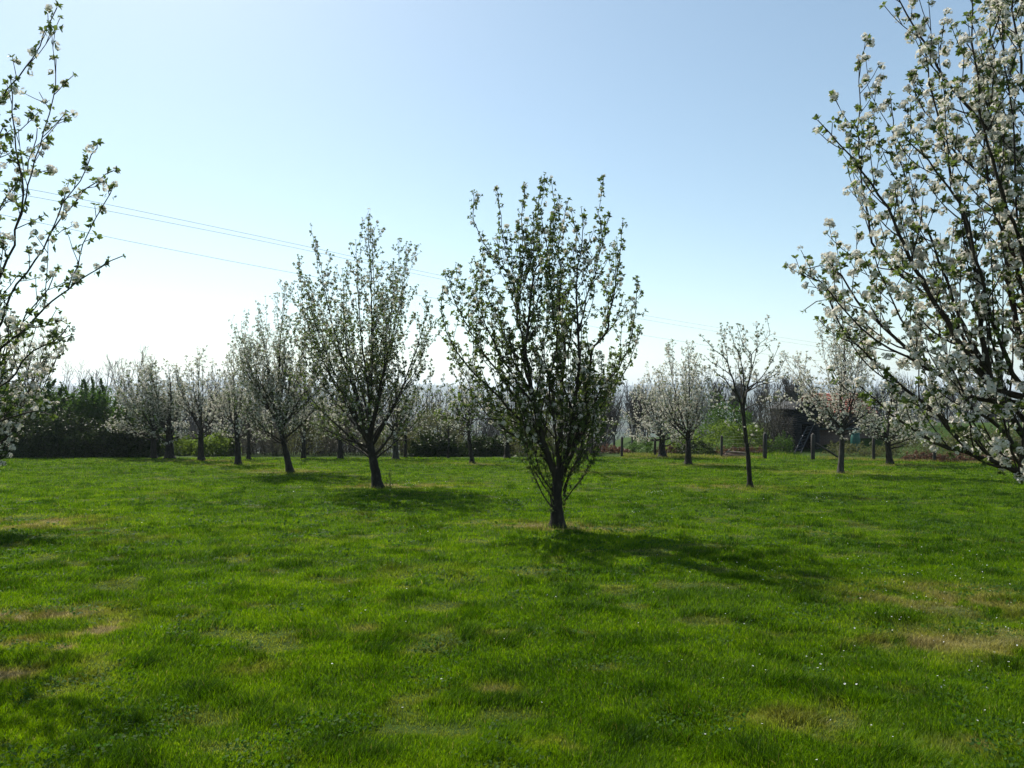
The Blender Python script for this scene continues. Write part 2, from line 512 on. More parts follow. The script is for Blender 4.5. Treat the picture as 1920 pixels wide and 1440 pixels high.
def auto_tree(name, label, px, py, x0, x1, ytop, ylow, fork, seed, trunk_px=None, rt=None, prof=PROF_VASE, nlimb=9, near=False,
              blos=.6, leaf=.6, size=1.0, leader=True, leafmat=None, bark=None, depth=None, group=GROUP, low=2, cat='tree', dens=.8, **kw):
    """tree with its foot at pixel (px, py), crown between columns x0..x1 and rows ytop..ylow, forking at row fork"""
    rng = random.Random(seed)
    base = base_at(px, py)
    if depth: base = at(px, py, depth); base[2] = gz(base[0], base[1])
    d = base[1]
    xl = at(x0, 700, d)[0]; xr = at(x1, 700, d)[0]
    cx = (xl + xr) / 2; R = (xr - xl) / 2 * 1.06
    ztop = at(px, ytop, d)[2]; zlow = at(px, ylow, d)[2]; zf = at(px, fork, d)[2]
    H = ztop - base[2]
    fx = trunk_px if trunk_px is not None else px
    fk = at(fx, fork, d)
    mid = (base + fk) / 2 + np.array([rng.uniform(-.04, .04), rng.uniform(-.05, .05), 0])
    rt = rt or H * .019
    env = profile_env(cx, d, 0, zlow, ztop, R, prof)
    opt = dict(sec_gap=.26, sec_len=H * .17, ter_gap=.2, ter_len=.28, env=env, site_gap=.13, up=.085)
    opt.update(kw)
    for k_ in ('sec_gap', 'ter_gap', 'site_gap'): opt[k_] *= dens
    if not near: size *= .88; opt['sec_gap'] *= .8
    nlimb = int(nlimb * 1.6); low = int(low * 1.9)
    opt.setdefault('sprout_k', 1.2)
    if not near: rt = rt * .8
    opt.setdefault('sprout_z', zlow + (ztop - zlow) * .5)
    G = Grower(seed, **opt)
    low_pt = base + [0, 0, -.12]
    trunk = [low_pt, base + (mid - base) * .3, mid, fk]
    zs = [p[0] for p in prof]; rs = [p[1] for p in prof]
    if leader:
        tp = np.array([cx + (fk[0] - cx) * .5 + rng.uniform(-.1, .1), d + rng.uniform(-.1, .1), zlow + (ztop - zlow) * .96])
        mm = fk + (tp - fk) * .5 + np.array([rng.uniform(-.12, .12), rng.uniform(-.1, .1), 0])
        G.limb([fk - [0, 0, .05], mm, tp], rt * .6, start=.12)
    az = rng.uniform(0, 6.28)
    for i in range(nlimb):
        az += 2.399 + rng.uniform(-.25, .25)
        k = (i + .5) / nlimb
        if i < low: k = 1.0; tz = rng.uniform(.06, .36)
        else: tz = rng.uniform(.55, .98) - .18 * k * k
        rr = np.interp(tz, zs, rs) * R * (rng.uniform(.75, .97) if k > .25 else rng.uniform(.4, .8))
        tgt = np.array([cx + rr * math.cos(az), d + rr * math.sin(az), zlow + (ztop - zlow) * tz])
        st = fk + (trunk[2] - fk) * rng.uniform(0, .45) if i >= low else fk + (trunk[2] - fk) * rng.uniform(.15, 1.0)
        out = np.array([tgt[0] - st[0], tgt[1] - st[1], 0])
        p1 = st + out * .33 + UP * (tgt[2] - st[2]) * .26 + np.array([rng.uniform(-.08, .08), rng.uniform(-.08, .08), 0])
        p2 = st + out * .72 + UP * (tgt[2] - st[2]) * .62 + np.array([rng.uniform(-.08, .08), rng.uniform(-.08, .08), 0])
        G.limb([st, p1, p2, tgt], rt * rng.uniform(.2, .42))
    return finish_tree(name, base, G, trunk, rt, label, near, blos, leaf, size, seed=seed, leafmat=leafmat, bark=bark, group=group, cat=cat)

def guided_tree(name, label, px, py, d, trunk_px, rt, limbs, env, seed, near=True, blos=.5, leaf=.7, size=1.0, leafmat=None, extra=(), blos_min=0.0, **kw):
    """tree whose trunk and main limbs follow those of the photograph; limb = (radius, depth offset at tip, [(px, py)...])"""
    base = at(px, py, d); base[2] = gz(base[0], base[1])
    G = Grower(seed, env=env(base) if env else None, **kw)
    trunk = [base + [0, 0, -.15]] + [at(a, b, d) for a, b in trunk_px]
    lim_done = []
    for r, dy, pl in limbs:
        n = len(pl); G.levels = 1 if r < .0185 else 2
        pts = [at(a, b, d + dy * (k / max(n - 1, 1))) for k, (a, b) in enumerate(pl)]
        if np.linalg.norm(pts[0] - trunk[-1]) > .3 and lim_done and pts[0][2] > trunk[-1][2] + .1:      # a fork off a limb: start on it, no thicker than it
            best = min(((np.linalg.norm(q_ - pts[0]), q_, r_2) for P_, R_ in lim_done for q_, r_2 in zip(P_, R_)), key=lambda e: e[0])
            if best[0] < .45:
                pts[0] = best[1]; r = min(r, best[2] * .88)
        G.limb(pts, r)
        lim_done.append(G.last)
    for p, dr, L, r in extra:
        G.grow(at(p[0], p[1], d) + np.array([0, dr[1] * .1, 0]), norm(np.array(dr, float)), L, r, 1)
    return finish_tree(name, base, G, trunk, rt, label, near, blos, leaf, size, seed=seed, leafmat=leafmat, blos_min=blos_min)

# ---- the tree in the middle of the picture
D0 = CAMZ * F / (990 - (HOR + SLOPE * F))
K0 = (1045, 888)
limbs0 = [
    (.062, -.3, [(1043, 895), (1030, 860), (1014, 810), (1001, 750), (990, 690), (985, 656), (991, 595), (996, 549), (1005, 503), (1026, 473), (1035, 412), (1048, 372)]),
    (.04, .5, [(1001, 750), (985, 690), (980, 641), (971, 595), (962, 534), (938, 497), (904, 451), (886, 400), (893, 362)]),
    (.03, -.2, [(971, 600), (975, 540), (985, 470), (978, 410), (985, 345)]),
    (.024, .35, [(962, 540), (950, 480), (940, 420), (932, 355)]),
    (.022, -.4, [(996, 549), (1000, 470), (1008, 400), (1015, 340)]),
    (.058, .25, [(1047, 895), (1050, 840), (1051, 780), (1053, 720), (1060, 656), (1049, 580), (1052, 520), (1048, 457), (1066, 375)]),
    (.05, -.35, [(1051, 892), (1065, 840), (1074, 790), (1081, 740), (1086, 680), (1084, 626), (1081, 534), (1093, 442), (1090, 390)]),
    (.046, .4, [(1056, 885), (1075, 840), (1092, 770), (1104, 700), (1112, 650), (1136, 626), (1151, 549), (1164, 473), (1168, 412)]),
    (.03, -.7, [(1070, 850), (1100, 790), (1125, 733), (1160, 690), (1182, 640), (1192, 580), (1195, 520)]),
    (.028, .5, [(1060, 870), (1095, 810), (1130, 750), (1170, 700), (1190, 650), (1200, 612)]),
    (.024, -.5, [(1084, 626), (1100, 560), (1118, 500), (1130, 440), (1118, 390)]),
    (.036, .5, [(1022, 840), (990, 780), (950, 720), (905, 660), (870, 600), (848, 550), (840, 505)]),
    (.034, -.6, [(1028, 855), (985, 800), (930, 740), (880, 690), (845, 640), (828, 590), (830, 540)]),
    (.03, -.4, [(1005, 770), (965, 710), (925, 640), (900, 580), (885, 525)]),
    (.03, .7, [(1000, 745), (960, 670), (935, 600), (915, 560), (905, 520)]),
    (.022, -.3, [(1030, 860), (1000, 815), (965, 790), (920, 786), (870, 787), (826, 784)]),
    (.024, .35, [(1030, 870), (985, 830), (940, 800), (900, 760), (870, 700), (850, 660)]),
    (.03, .9, [(1050, 880), (1050, 800), (1030, 720), (1020, 650), (1030, 580), (1025, 520)]),
    (.03, -.9, [(1048, 880), (1040, 800), (1030, 720), (1045, 640), (1035, 570), (1030, 500)]),
    (.016, -.3, [(1036, 935), (1003, 885), (985, 830), (960, 795), (930, 770), (915, 730)]),
    (.014, .4, [(1034, 950), (1008, 910), (990, 860), (975, 810), (968, 770)]),
    (.014, -.5, [(1038, 925), (1010, 880), (1000, 835), (995, 790), (985, 750)]),
    (.014, -.2, [(1058, 940), (1078, 912), (1098, 885), (1112, 860), (1120, 820)]),
    (.016, .4, [(1056, 930), (1070, 890), (1085, 850), (1105, 800), (1125, 770), (1150, 720)]),
    (.014, -.5, [(1056, 920), (1072, 880), (1096, 840), (1110, 800), (1118, 760)]),
    (.018, .7, [(1050, 915), (1040, 860), (1020, 800), (1010, 740), (1005, 700)]),
    (.018, -.7, [(1052, 915), (1062, 850), (1070, 790), (1065, 730), (1075, 690)]),
]
sh = []
for i in range(14):
    r_ = random.Random(50 + i)
    a = r_.uniform(0, 6.28); yy = r_.uniform(900, 975)
    sh.append(((1045 + 11 * math.cos(a) * .9, yy), (math.cos(a) * .45, math.sin(a) * .4, 1.1), r_.uniform(.3, .8), .006))
guided_tree('apple_tree', 'large many-stemmed apple tree in the middle foreground with suckers round its dark trunk base', 1045, 990, D0,
            [(1045, 985), (1043, 950), (1044, 915), (1046, 880)], .098, limbs0,
            lambda b: profile_env(b[0] - .28, b[1], 0, b[2] + .9, at(1045, 432, D0)[2], 1.72, [(-1, .25), (-.15, .35), (.1, .7), (.3, .95), (.5, 1), (.75, .9), (.95, .75), (1, .7)]),
            11, near=True, blos=.15, leaf=1.0, blos_min=1.25, size=.98, extra=sh, leafmat=M_LEAF_Y, sec_gap=.125, sec_len=.85, ter_gap=.22, ter_len=.3, site_gap=.085, up=.15, wob=.04, bare_start=.1, sprout_z=2.2)

# ---- big tree at the right edge, trunk just out of frame
DR = 6.5
limbsR = [
    (.042, -.3, [(1985, 985), (1945, 920), (1901, 880), (1833, 856), (1779, 840), (1725, 813), (1671, 777), (1644, 753), (1610, 722)]),
    (.05, .3, [(1990, 900), (1960, 800), (1920, 758), (1872, 752), (1823, 744), (1774, 714), (1725, 672), (1676, 633), (1637, 594), (1604, 561), (1560, 500), (1510, 505)]),
    (.05, -.3, [(1995, 880), (1965, 800), (1917, 744), (1872, 734), (1832, 691), (1790, 633), (1757, 574), (1728, 525), (1692, 456), (1674, 417), (1647, 365), (1619, 323), (1577, 271), (1533, 225)]),
    (.06, .2, [(2000, 900), (2010, 700), (1990, 500), (1960, 350), (1920, 288), (1862, 250), (1813, 198), (1775, 146), (1744, 97), (1716, 49), (1688, 0), (1665, -60)]),
    (.04, .7, [(1990, 870), (1970, 650), (1950, 480), (1900, 375), (1845, 326), (1792, 288), (1750, 230), (1720, 190), (1700, 170)]),
    (.045, -.5, [(1990, 900), (1930, 830), (1880, 750), (1850, 680), (1827, 500), (1803, 399), (1779, 312), (1758, 215), (1744, 156), (1735, 100)]),
    (.045, .5, [(1995, 880), (1950, 740), (1915, 640), (1890, 500), (1880, 350), (1870, 200), (1860, 50), (1855, -60)]),
    (.035, -.9, [(1960, 800), (1900, 700), (1860, 600), (1830, 480), (1800, 380), (1740, 300), (1690, 250)]),
    (.03, .9, [(1985, 930), (1930, 800), (1850, 700), (1780, 600), (1720, 540), (1650, 480), (1625, 400), (1612, 300), (1610, 110)]),
    (.03, .5, [(1900, 760), (1830, 660), (1780, 540), (1740, 440), (1700, 340), (1680, 270), (1670, 180)]),
    (.03, -.6, [(1725, 672), (1690, 600), (1660, 530), (1640, 480)]),
    (.026, -.4, [(1774, 714), (1700, 670), (1640, 640), (1590, 590), (1540, 530), (1505, 510)]),
    (.026, .5, [(1820, 850), (1760, 780), (1700, 730), (1640, 680), (1580, 620), (1550, 560), (1510, 580)]),
    (.03, -.6, [(1920, 860), (1870, 800), (1820, 760), (1790, 700), (1760, 660)]),
    (.03, .6, [(1985, 980), (1930, 900), (1870, 870), (1820, 815), (1780, 790), (1740, 760)]),
    (.035, .2, [(1995, 880), (1960, 760), (1930, 600), (1900, 470), (1870, 420), (1850, 330), (1845, 200), (1835, 90)]),
    (.03, -.3, [(1960, 640), (1925, 520), (1905, 380), (1900, 250), (1885, 120), (1880, 10)]),
    (.03, -.7, [(1990, 960), (1940, 900), (1900, 850), (1880, 780), (1850, 740)]),
    (.045, -.2, [(2000, 880), (1980, 640), (1960, 420), (1930, 200), (1900, 20), (1890, -120)]),
    (.04, .8, [(2005, 880), (2020, 600), (2000, 300), (1960, 120), (1920, -20)]),
    (.04, -.9, [(2000, 880), (1990, 660), (1940, 520), (1900, 420), (1860, 300), (1830, 140), (1820, -20)]),
    (.05, -.4, [(2005, 880), (2080, 700), (2150, 500), (2200, 300), (2230, 100)]),
    (.05, .7, [(2005, 880), (2100, 760), (2220, 640), (2300, 500), (2350, 350)]),
    (.045, 1.6, [(2005, 880), (2020, 700), (2050, 500), (2060, 300), (2070, 60)]),
    (.045, -1.6, [(2005, 880), (2020, 700), (2040, 500), (2050, 250), (2080, 0)]),
]
guided_tree('apple_tree', 'large white-blossomed apple tree leaning in from the right edge, its trunk out of frame', 2002, 1132, DR,
            [(2002, 1120), (1998, 1020), (2000, 940), (2005, 860)], .12, limbsR,
            lambda b: profile_env(b[0] - .05, b[1], 0, b[2] + .9, b[2] + 6.1, 2.12, [(-1, .5), (-.1, .6), (.05, .9), (.3, 1), (.6, .98), (.85, .75), (1, .5)]),
            22, near=True, blos=.66, leaf=.85, size=1.0, leafmat=M_LEAF_Y, sec_gap=.165, sec_len=.85, ter_gap=.32, ter_len=.25, site_gap=.12, site_thin=.026, up=.13, wob=.04, sprout_z=1.5)

# ---- near tree at the left edge
DL = 6.5
limbsL = [
    (0.0218, -.3, [(-110, 880), (-60, 760), (0, 653), (44, 622), (83, 578), (111, 556), (144, 528), (189, 500), (230, 480)]),
    (0.0218, .3, [(-112, 870), (-50, 700), (0, 605), (33, 533), (67, 489), (94, 439), (139, 383), (183, 339), (213, 320)]),
    (0.0272, -.1, [(-115, 860), (-50, 640), (0, 517), (33, 433), (42, 361), (30, 278), (22, 211), (20, 150)]),
    (0.0190, .4, [(33, 433), (50, 370), (65, 300), (85, 244), (100, 183), (105, 111)]),
    (0.0218, .2, [(-118, 860), (-100, 600), (-60, 350), (-30, 240), (0, 195), (33, 144), (61, 111), (83, 61), (107, 14)]),
    (0.0163, -.3, [(94, 445), (120, 380), (150, 340), (175, 290), (182, 270)]),
    (0.0150, .3, [(144, 528), (150, 480), (165, 440), (195, 380), (212, 350)]),
    (0.0204, -.7, [(-110, 880), (-70, 800), (-20, 740), (30, 700), (60, 660), (100, 640), (128, 610)]),
    (0.0204, .6, [(-110, 880), (-60, 780), (-10, 700), (30, 640), (50, 590), (90, 540), (110, 500)]),
    (0.0272, -.6, [(-118, 860), (-80, 600), (-40, 420), (-20, 300), (5, 240)]),
    (0.0272, .9, [(-118, 860), (-60, 560), (-30, 460), (10, 370), (50, 320), (70, 240)]),
    (0.0306, -1.2, [(-120, 860), (-130, 600), (-120, 300), (-100, 60)]),
    (0.0306, .5, [(-120, 860), (-200, 600), (-240, 300), (-260, 60)]),
    (0.0306, 1.3, [(-120, 860), (-150, 640), (-160, 400), (-150, 180)]),
    (0.0306, -.4, [(-120, 880), (-240, 700), (-330, 500), (-380, 350)]),
    (0.0204, -.9, [(-110, 900), (-60, 850), (-20, 800), (30, 780), (70, 772), (98, 780)]),
]
guided_tree('apple_tree', 'near apple tree reaching in from the left edge with long sparse leafy shoots', -118, 1132, DL,
            [(-118, 1120), (-116, 1020), (-117, 930), (-118, 850)], .11, limbsL,
            lambda b: profile_env(b[0] - .1, b[1], 0, b[2] + .9, b[2] + 5.6, 1.78, [(-1, .5), (-.1, .6), (.05, .8), (.3, 1), (.55, 1), (.8, .72), (1, .5)]),
            33, near=True, blos=.28, leaf=.9, size=.92, leafmat=M_LEAF_Y, sec_gap=.2, sec_len=.5, ter_gap=.3, ter_len=.2, site_gap=.1, up=.09, wob=.04)

# ---- the other trees standing on the lawn
T = auto_tree
T('apple_tree', 'blossoming apple tree half out of frame at the left edge beside the dark hedge', -45, 985, -210, 118, 560, 850, 880, 41, rt=.1, near=True, blos=.65, leaf=.85, size=.9, nlimb=11, sec_gap=.22, site_gap=.11, prof=PROF_ROUND)
T('apple_tree', 'tallest full-crowned apple tree left of centre with a trunk leaning left', 708, 915, 532, 830, 396, 842, 822, 52, trunk_px=690, rt=.128, prof=PROF_TALL, nlimb=19, near=True,
  blos=.26, leaf=.95, size=.95, sec_gap=.27, sec_len=1.2, ter_gap=.28, ter_len=.36, site_gap=.11, low=5, up=.10, wob=.07, leafmat=M_LEAF_Y)
T('apple_tree', 'pale pinkish white apple tree with a leaning trunk, second in the left row', 545, 886, 425, 640, 525, 845, 790, 63, trunk_px=524, rt=.15, prof=PROF_TALL, nlimb=16,
  blos=.6, leaf=.7, size=1.05, sec_gap=.2, sec_len=1.25, ter_gap=.24, ter_len=.36, site_gap=.14, low=4, up=.11)
T('apple_tree', 'small blossoming apple tree in the left row with a straight dark trunk and ragged top', 446, 871, 384, 498, 640, 835, 800, 74, trunk_px=442, rt=.15, prof=PROF_VASE, nlimb=10, blos=.95, leaf=.45, size=1.25, sec_len=.9, site_gap=.18, low=3)
T('apple_tree', 'short blossoming apple tree in the left row in front of the bright green bush', 377, 863.5, 318, 432, 648, 835, 806, 85, rt=.17, prof=PROF_VASE, nlimb=10, blos=1.0, leaf=.4, size=1.3, sec_len=.95, site_gap=.19, low=3)
T('apple_tree', 'greenish-white apple tree with a thick trunk at the right end of the dark hedge', 318, 860, 262, 368, 672, 845, 815, 96, rt=.26, prof=PROF_ROUND, nlimb=10, blos=.8, leaf=.8, size=1.4, sec_len=1.0, site_gap=.2, low=3)
T('apple_tree', 'broad greyish apple tree overlapping the dark hedge, leftmost of the back row', 288, 859, 205, 325, 662, 850, 800, 107, rt=.16, prof=PROF_ROUND, nlimb=12, blos=.75, leaf=.6, size=1.4, sec_len=1.1, site_gap=.2, low=4)
T('apple_tree', 'slim blossoming tree behind the small straight trunk of the left row', 466, 860.5, 425, 512, 715, 840, 815, 118, rt=.1, nlimb=8, blos=.8, leaf=.4, size=1.3, site_gap=.2)
T('apple_tree', 'thin blossoming apple tree at the lawn edge just right of the leaning trunk', 569, 860, 520, 625, 700, 845, 815, 129, rt=.13, nlimb=9, blos=.8, leaf=.5, size=1.3, site_gap=.2)
T('apple_tree', 'twin-stemmed apple tree at the lawn edge behind the tallest tree', 638, 860, 585, 690, 700, 845, 810, 130, rt=.15, nlimb=9, blos=.7, leaf=.6, size=1.3, site_gap=.2)
T('apple_tree', 'apple tree with a straight pale trunk at the lawn edge, right behind the tallest tree', 742, 861, 690, 812, 690, 845, 805, 141, rt=.19, nlimb=10, blos=.6, leaf=.4, size=1.2, site_gap=.22, bark=M_BARK_PALE)
T('apple_tree', 'slender young tree with a dark pole-like trunk beside the pale-trunked tree', 760, 858.5, 728, 808, 710, 835, 800, 142, rt=.09, nlimb=7, blos=.35, leaf=.3, size=1.2, site_gap=.25)
T('apple_tree', 'young thin-stemmed blossoming tree before the dark brambles', 840, 859, 800, 872, 762, 830, 806, 153, rt=.07, nlimb=7, blos=.6, leaf=.5, size=1.2, site_gap=.22)
T('apple_tree', 'slim apple tree with a hooked double stem left of the middle tree', 886, 869, 826, 930, 690, 830, 790, 164, trunk_px=878, rt=.11, nlimb=9, blos=.4, leaf=.55, size=1.2, site_gap=.22, up=.12)
T('apple_tree', 'short dark-trunked apple tree at the lawn edge behind the left branches of the middle tree', 951, 859, 905, 1000, 735, 845, 825, 175, rt=.18, nlimb=8, blos=.5, leaf=.6, size=1.3, site_gap=.2)
T('apple_tree', 'apple tree with a leaning stem seen through the right side of the middle tree', 1078, 885, 1030, 1172, 650, 842, 820, 186, trunk_px=1096, rt=.12, nlimb=9, blos=.5, leaf=.7, size=1.2, site_gap=.2)
T('apple_tree', 'small apple tree at the lawn edge just right of the middle tree', 1098, 862, 1060, 1150, 742, 845, 815, 187, rt=.14, nlimb=8, blos=.4, leaf=.5, size=1.2, site_gap=.22)
T('apple_tree', 'wide short-trunked blossoming apple tree at the back beside the russet brambles', 1242, 857, 1166, 1300, 692, 842, 818, 198, rt=.24, prof=PROF_ROUND, nlimb=12, blos=1.1, leaf=.45, size=1.4, sec_len=1.05, site_gap=.18, low=4)
T('apple_tree', 'white apple tree with one tall shoot above its crown, left of the open-forked tree', 1290, 871, 1212, 1352, 640, 838, 815, 209, rt=.16, prof=PROF_VASE, nlimb=12, blos=1.1, leaf=.5, size=1.25, sec_len=1.0, site_gap=.16, low=3, up=.15)
limbsV = [
    (.045, -.2, [(1392, 775), (1389, 757), (1378, 726), (1363, 677), (1339, 655), (1314, 629)]),
    (.03, .5, [(1372, 705), (1353, 690), (1335, 680), (1322, 668)]),
    (.03, -.7, [(1384, 745), (1362, 715), (1345, 700), (1330, 690)]),
    (.024, .6, [(1366, 690), (1362, 660), (1355, 635), (1350, 620)]),
    (.045, .2, [(1394, 775), (1396, 755), (1399, 738), (1407, 701), (1409, 665), (1395, 648), (1382, 609)]),
    (.03, -.4, [(1409, 665), (1426, 643), (1443, 629), (1438, 597)]),
    (.028, .6, [(1407, 690), (1418, 660), (1420, 630), (1418, 605)]),
    (.03, .3, [(1398, 745), (1404, 726), (1436, 711), (1460, 697), (1477, 663)]),
    (.026, -.7, [(1402, 732), (1430, 705), (1448, 675), (1460, 645)]),
    (.026, .8, [(1400, 735), (1425, 722), (1450, 715), (1478, 705)]),
    (.022, -.3, [(1392, 765), (1382, 750), (1353, 752), (1329, 755)]),
    (.018, .3, [(1393, 772), (1375, 769), (1353, 766), (1338, 765)]),
    (.02, .7, [(1393, 770), (1420, 755), (1450, 750), (1470, 740)]),
    (.03, 1.0, [(1394, 765), (1390, 720), (1385, 680), (1392, 640), (1400, 620)]),
    (.03, -1.0, [(1394, 765), (1395, 720), (1388, 670), (1375, 640), (1368, 615)]),
    (.014, -.2, [(1401, 838), (1390, 812), (1380, 785), (1377, 770)]),
    (.012, .2, [(1402, 838), (1411, 815), (1414, 795)]),
]
guided_tree('apple_tree', 'sparse open apple tree with a slim bare trunk and forked limbs, right lawn', 1407, 916, base_at(1407, 916)[1],
            [(1406, 905), (1402, 850), (1396, 800), (1393, 765)], .062, limbsV,
            lambda b: profile_env(b[0] - .1, b[1], 0, b[2] + 1.3, at(1400, 605, b[1])[2], 1.15, PROF_ROUND),
            220, near=True, blos=.42, leaf=.5, size=.8, sec_gap=.14, sec_len=.5, ter_gap=.16, ter_len=.22, site_gap=.13, up=.05, wob=.12)
T('apple_tree', 'round-headed white apple tree with a clean straight trunk before the shed', 1576, 888, 1470, 1680, 560, 815, 795, 231, trunk_px=1580, rt=.13, prof=PROF_ROUND, nlimb=13, blos=1.2, leaf=.35, size=1.1, sec_len=1.0, site_gap=.15, low=4, up=.06, bark=M_BARK_PALE)
T('apple_tree', 'green-and-white apple tree with a dark trunk before the wire fence right of the shed', 1669, 871, 1604, 1768, 695, 835, 815, 242, trunk_px=1664, rt=.16, prof=PROF_ROUND, nlimb=11, blos=.9, leaf=.7, size=1.25, sec_len=1.0, site_gap=.18, low=4)

# sucker shoots beside the tallest tree, and the stub
b = base_at(728, 915)
G = Grower(77, levels=1, site_gap=.07, twig_r=.003)
for k in range(4):
    G.grow(b + np.array([random.Random(k).uniform(-.08, .08), random.Random(k + 9).uniform(-.06, .06), -.02]), norm(np.array([(k - 1.5) * .08, 0, 1.0])), (.48, .25, .3, .2)[k], .007, 1)
r_ = empty('sapling', b, 'thin leafy sapling shoot beside the foot of the tallest tree', 'sapling')
tubes('stems', G.paths, M_TWIG, r_, b)
scatter('leaves', LEAF_NEAR, [s[0] for s in G.sites], [s[1] for s in G.sites], [.8] * len(G.sites), M_LEAF, r_, 3, b)

# ------------------------------------------------------------------ bare trees beyond the lawn
def bare_tree(label, px, top, d, width, seed, stems=1, name='bare_tree', h0=None):
    base = at(px, 800, d); base[2] = gz(base[0], base[1])
    H = at(px, top, d)[2] - base[2]
    W = width / F * d / 2
    rng = random.Random(seed)
    env = profile_env(base[0], base[1], 0, base[2] + H * .25, base[2] + H, W, PROF_ROUND, .2)
    G = Grower(seed, sec_gap=H * .04, sec_len=H * .22, ter_gap=H * .03, ter_len=H * .10, env=env, site_gap=9, twig_r=.008, step=H * .03, up=.06, wob=.1, levels=2, angle=(.35, .8))
    fk = base + [rng.uniform(-.1, .1), 0, H * rng.uniform(.22, .35)]
    for i in range(7):
        az = i * 2.4 + rng.uniform(-.4, .4); rr = W * rng.uniform(.25, .9)
        tg = base + np.array([rr * math.cos(az), rr * math.sin(az), H * rng.uniform(.72, 1.0)])
        st = fk - UP * H * rng.uniform(0, .08)
        G.limb([st, st + (tg - st) * np.array([.45, .45, .4]), tg], H * .006, start=.15)
    root = empty('bare_tree', base, label, 'tree', 'bare trees beyond the lawn')
    pts = resample([base - [0, 0, .3], base + (fk - base) * .5, fk], .3)
    tubes('trunk', [(pts, np.linspace(H * .016, H * .011, len(pts)), 7)], M_BARE, root, base)
    tubes('branches', G.paths, M_BARE, root, base)
    return root

for i, (lab, px, top, d, w) in enumerate([
    ('faint grey leafless tree over the left hedge, nearest the left edge', 60, 618, 44, 130),
    ('spreading leafless tree behind the left hedge, its crown lowest there', 132, 672, 47, 90),
    ('leafless tree with a rounded twiggy crown behind the middle of the left hedge', 182, 660, 45, 95),
    ('tall leafless tree rising over the right end of the left hedge', 246, 640, 43, 120),
    ('hazy leafless tree seen between the tallest tree and the middle tree', 800, 715, 46, 90),
    ('leafless sapling over the dark brambles left of the middle tree', 868, 725, 44, 60),
    ('leafless tree in the gap just right of the middle tree', 1130, 735, 43, 60),
    ('slender leafless tree before the valley, left of the wide short-trunked tree', 1152, 722, 42, 60),
    ('leafless tree tangled behind the wide short-trunked apple tree', 1185, 712, 44, 70),
    ('grey leafless tree behind the white tree with the tall shoot', 1330, 705, 48, 80),
    ('twiggy leafless tree beyond the fence at the right, above the bank', 1722, 705, 45, 110),
    ('leafless tree beyond the fence close to the right edge', 1800, 730, 52, 110),
    ('thin leafless tree behind the left row of apple trees', 395, 690, 46, 70),
    ('leafless tree behind the leaning pale tree of the left row', 520, 700, 47, 90),
    ('leafless tree in the haze behind the tallest tree', 650, 705, 47, 90),
    ('leafless tree glimpsed through the middle tree', 1000, 730, 47, 90),
    ('leafless tree between the short tree and the small straight tree of the left row', 412, 705, 44, 80),
    ('leafless tree behind the small straight trunk of the left row', 470, 712, 45, 80),
    ('leafless tree just left of the tallest tree trunk', 585, 715, 44, 80),
    ('leafless tree beyond the twin-stemmed tree', 622, 722, 43, 70),
    ('leafless tree right beyond the tallest tree trunk', 705, 716, 44, 80),
    ('leafless tree behind the pale-trunked tree', 752, 722, 43, 70),
    ('leafless tree over the pale green feathery bush', 828, 722, 44, 70),
    ('leafless tree beyond the hooked double stem', 915, 728, 43, 70),
    ('leafless tree beyond the left low branches of the middle tree', 958, 722, 45, 80),
    ('leafless tree beyond the trunk of the middle tree', 1045, 728, 44, 80),
    ('leafless tree beyond the right low branches of the middle tree', 1092, 722, 44, 80),
    ('leafless tree over the russet bracken by the fence', 1212, 716, 43, 70),
    ('leafless tree between the two white apple trees by the fence', 1262, 720, 45, 80),
    ('leafless tree above the dark twiggy shrub left of the shed', 1450, 700, 46, 90),
    ('leafless tree beyond the fence between the bank and the right edge', 1765, 722, 44, 90)]):
    bare_tree(lab, px, top, d, w, 500 + i)

# far-off wood on the valley side, one mass of leafless crowns
wrng = random.Random(9); wp = []
for i in range(230):
    d = wrng.uniform(62, 120); px = wrng.uniform(-250, 2150)
    b = at(px, 800, d); b[2] = gz(b[0], b[1])
    ty = (776 if 770 < px < 1060 else 744) + wrng.uniform(-14, 18)
    H = max(4.0, at(px, ty, d)[2] - b[2])
    n_ = 26; w_ = wrng.uniform(.16, .26) * H
    wp.append(([b, b + [wrng.uniform(-.3, .3), 0, H * .5], b + [wrng.uniform(-.5, .5), 0, H * .95]], [H * .016, H * .009, .02], 4))
    for k in range(n_):
        h0 = H * wrng.uniform(.25, .7); az = wrng.uniform(0, 6.28); L = w_ * wrng.uniform(.5, 1.1)
        p0 = b + [0, 0, h0]; p1 = p0 + np.array([math.cos(az) * L * .6, math.sin(az) * L * .6, L * .7]); p2 = p0 + np.array([math.cos(az) * L, math.sin(az) * L, min(L * 1.7, H - h0)])
        wp.append(([p0, p1, p2], [.05, .035, .015], 3))
        for q_ in range(4):
            s0 = p0 + (p2 - p0) * wrng.uniform(.3, .95); s1 = s0 + np.array([wrng.gauss(0, .35), wrng.gauss(0, .35), wrng.uniform(.4, 1.3)])
            wp.append(([s0, s1], [.022, .012], 3))
wood = tubes('distant_wood', wp, M_BARE, None, np.array([0, 60.0, 0]))
tag(wood, 'hazy grey-brown wood of leafless trees down the valley side', 'wood', kind='stuff')

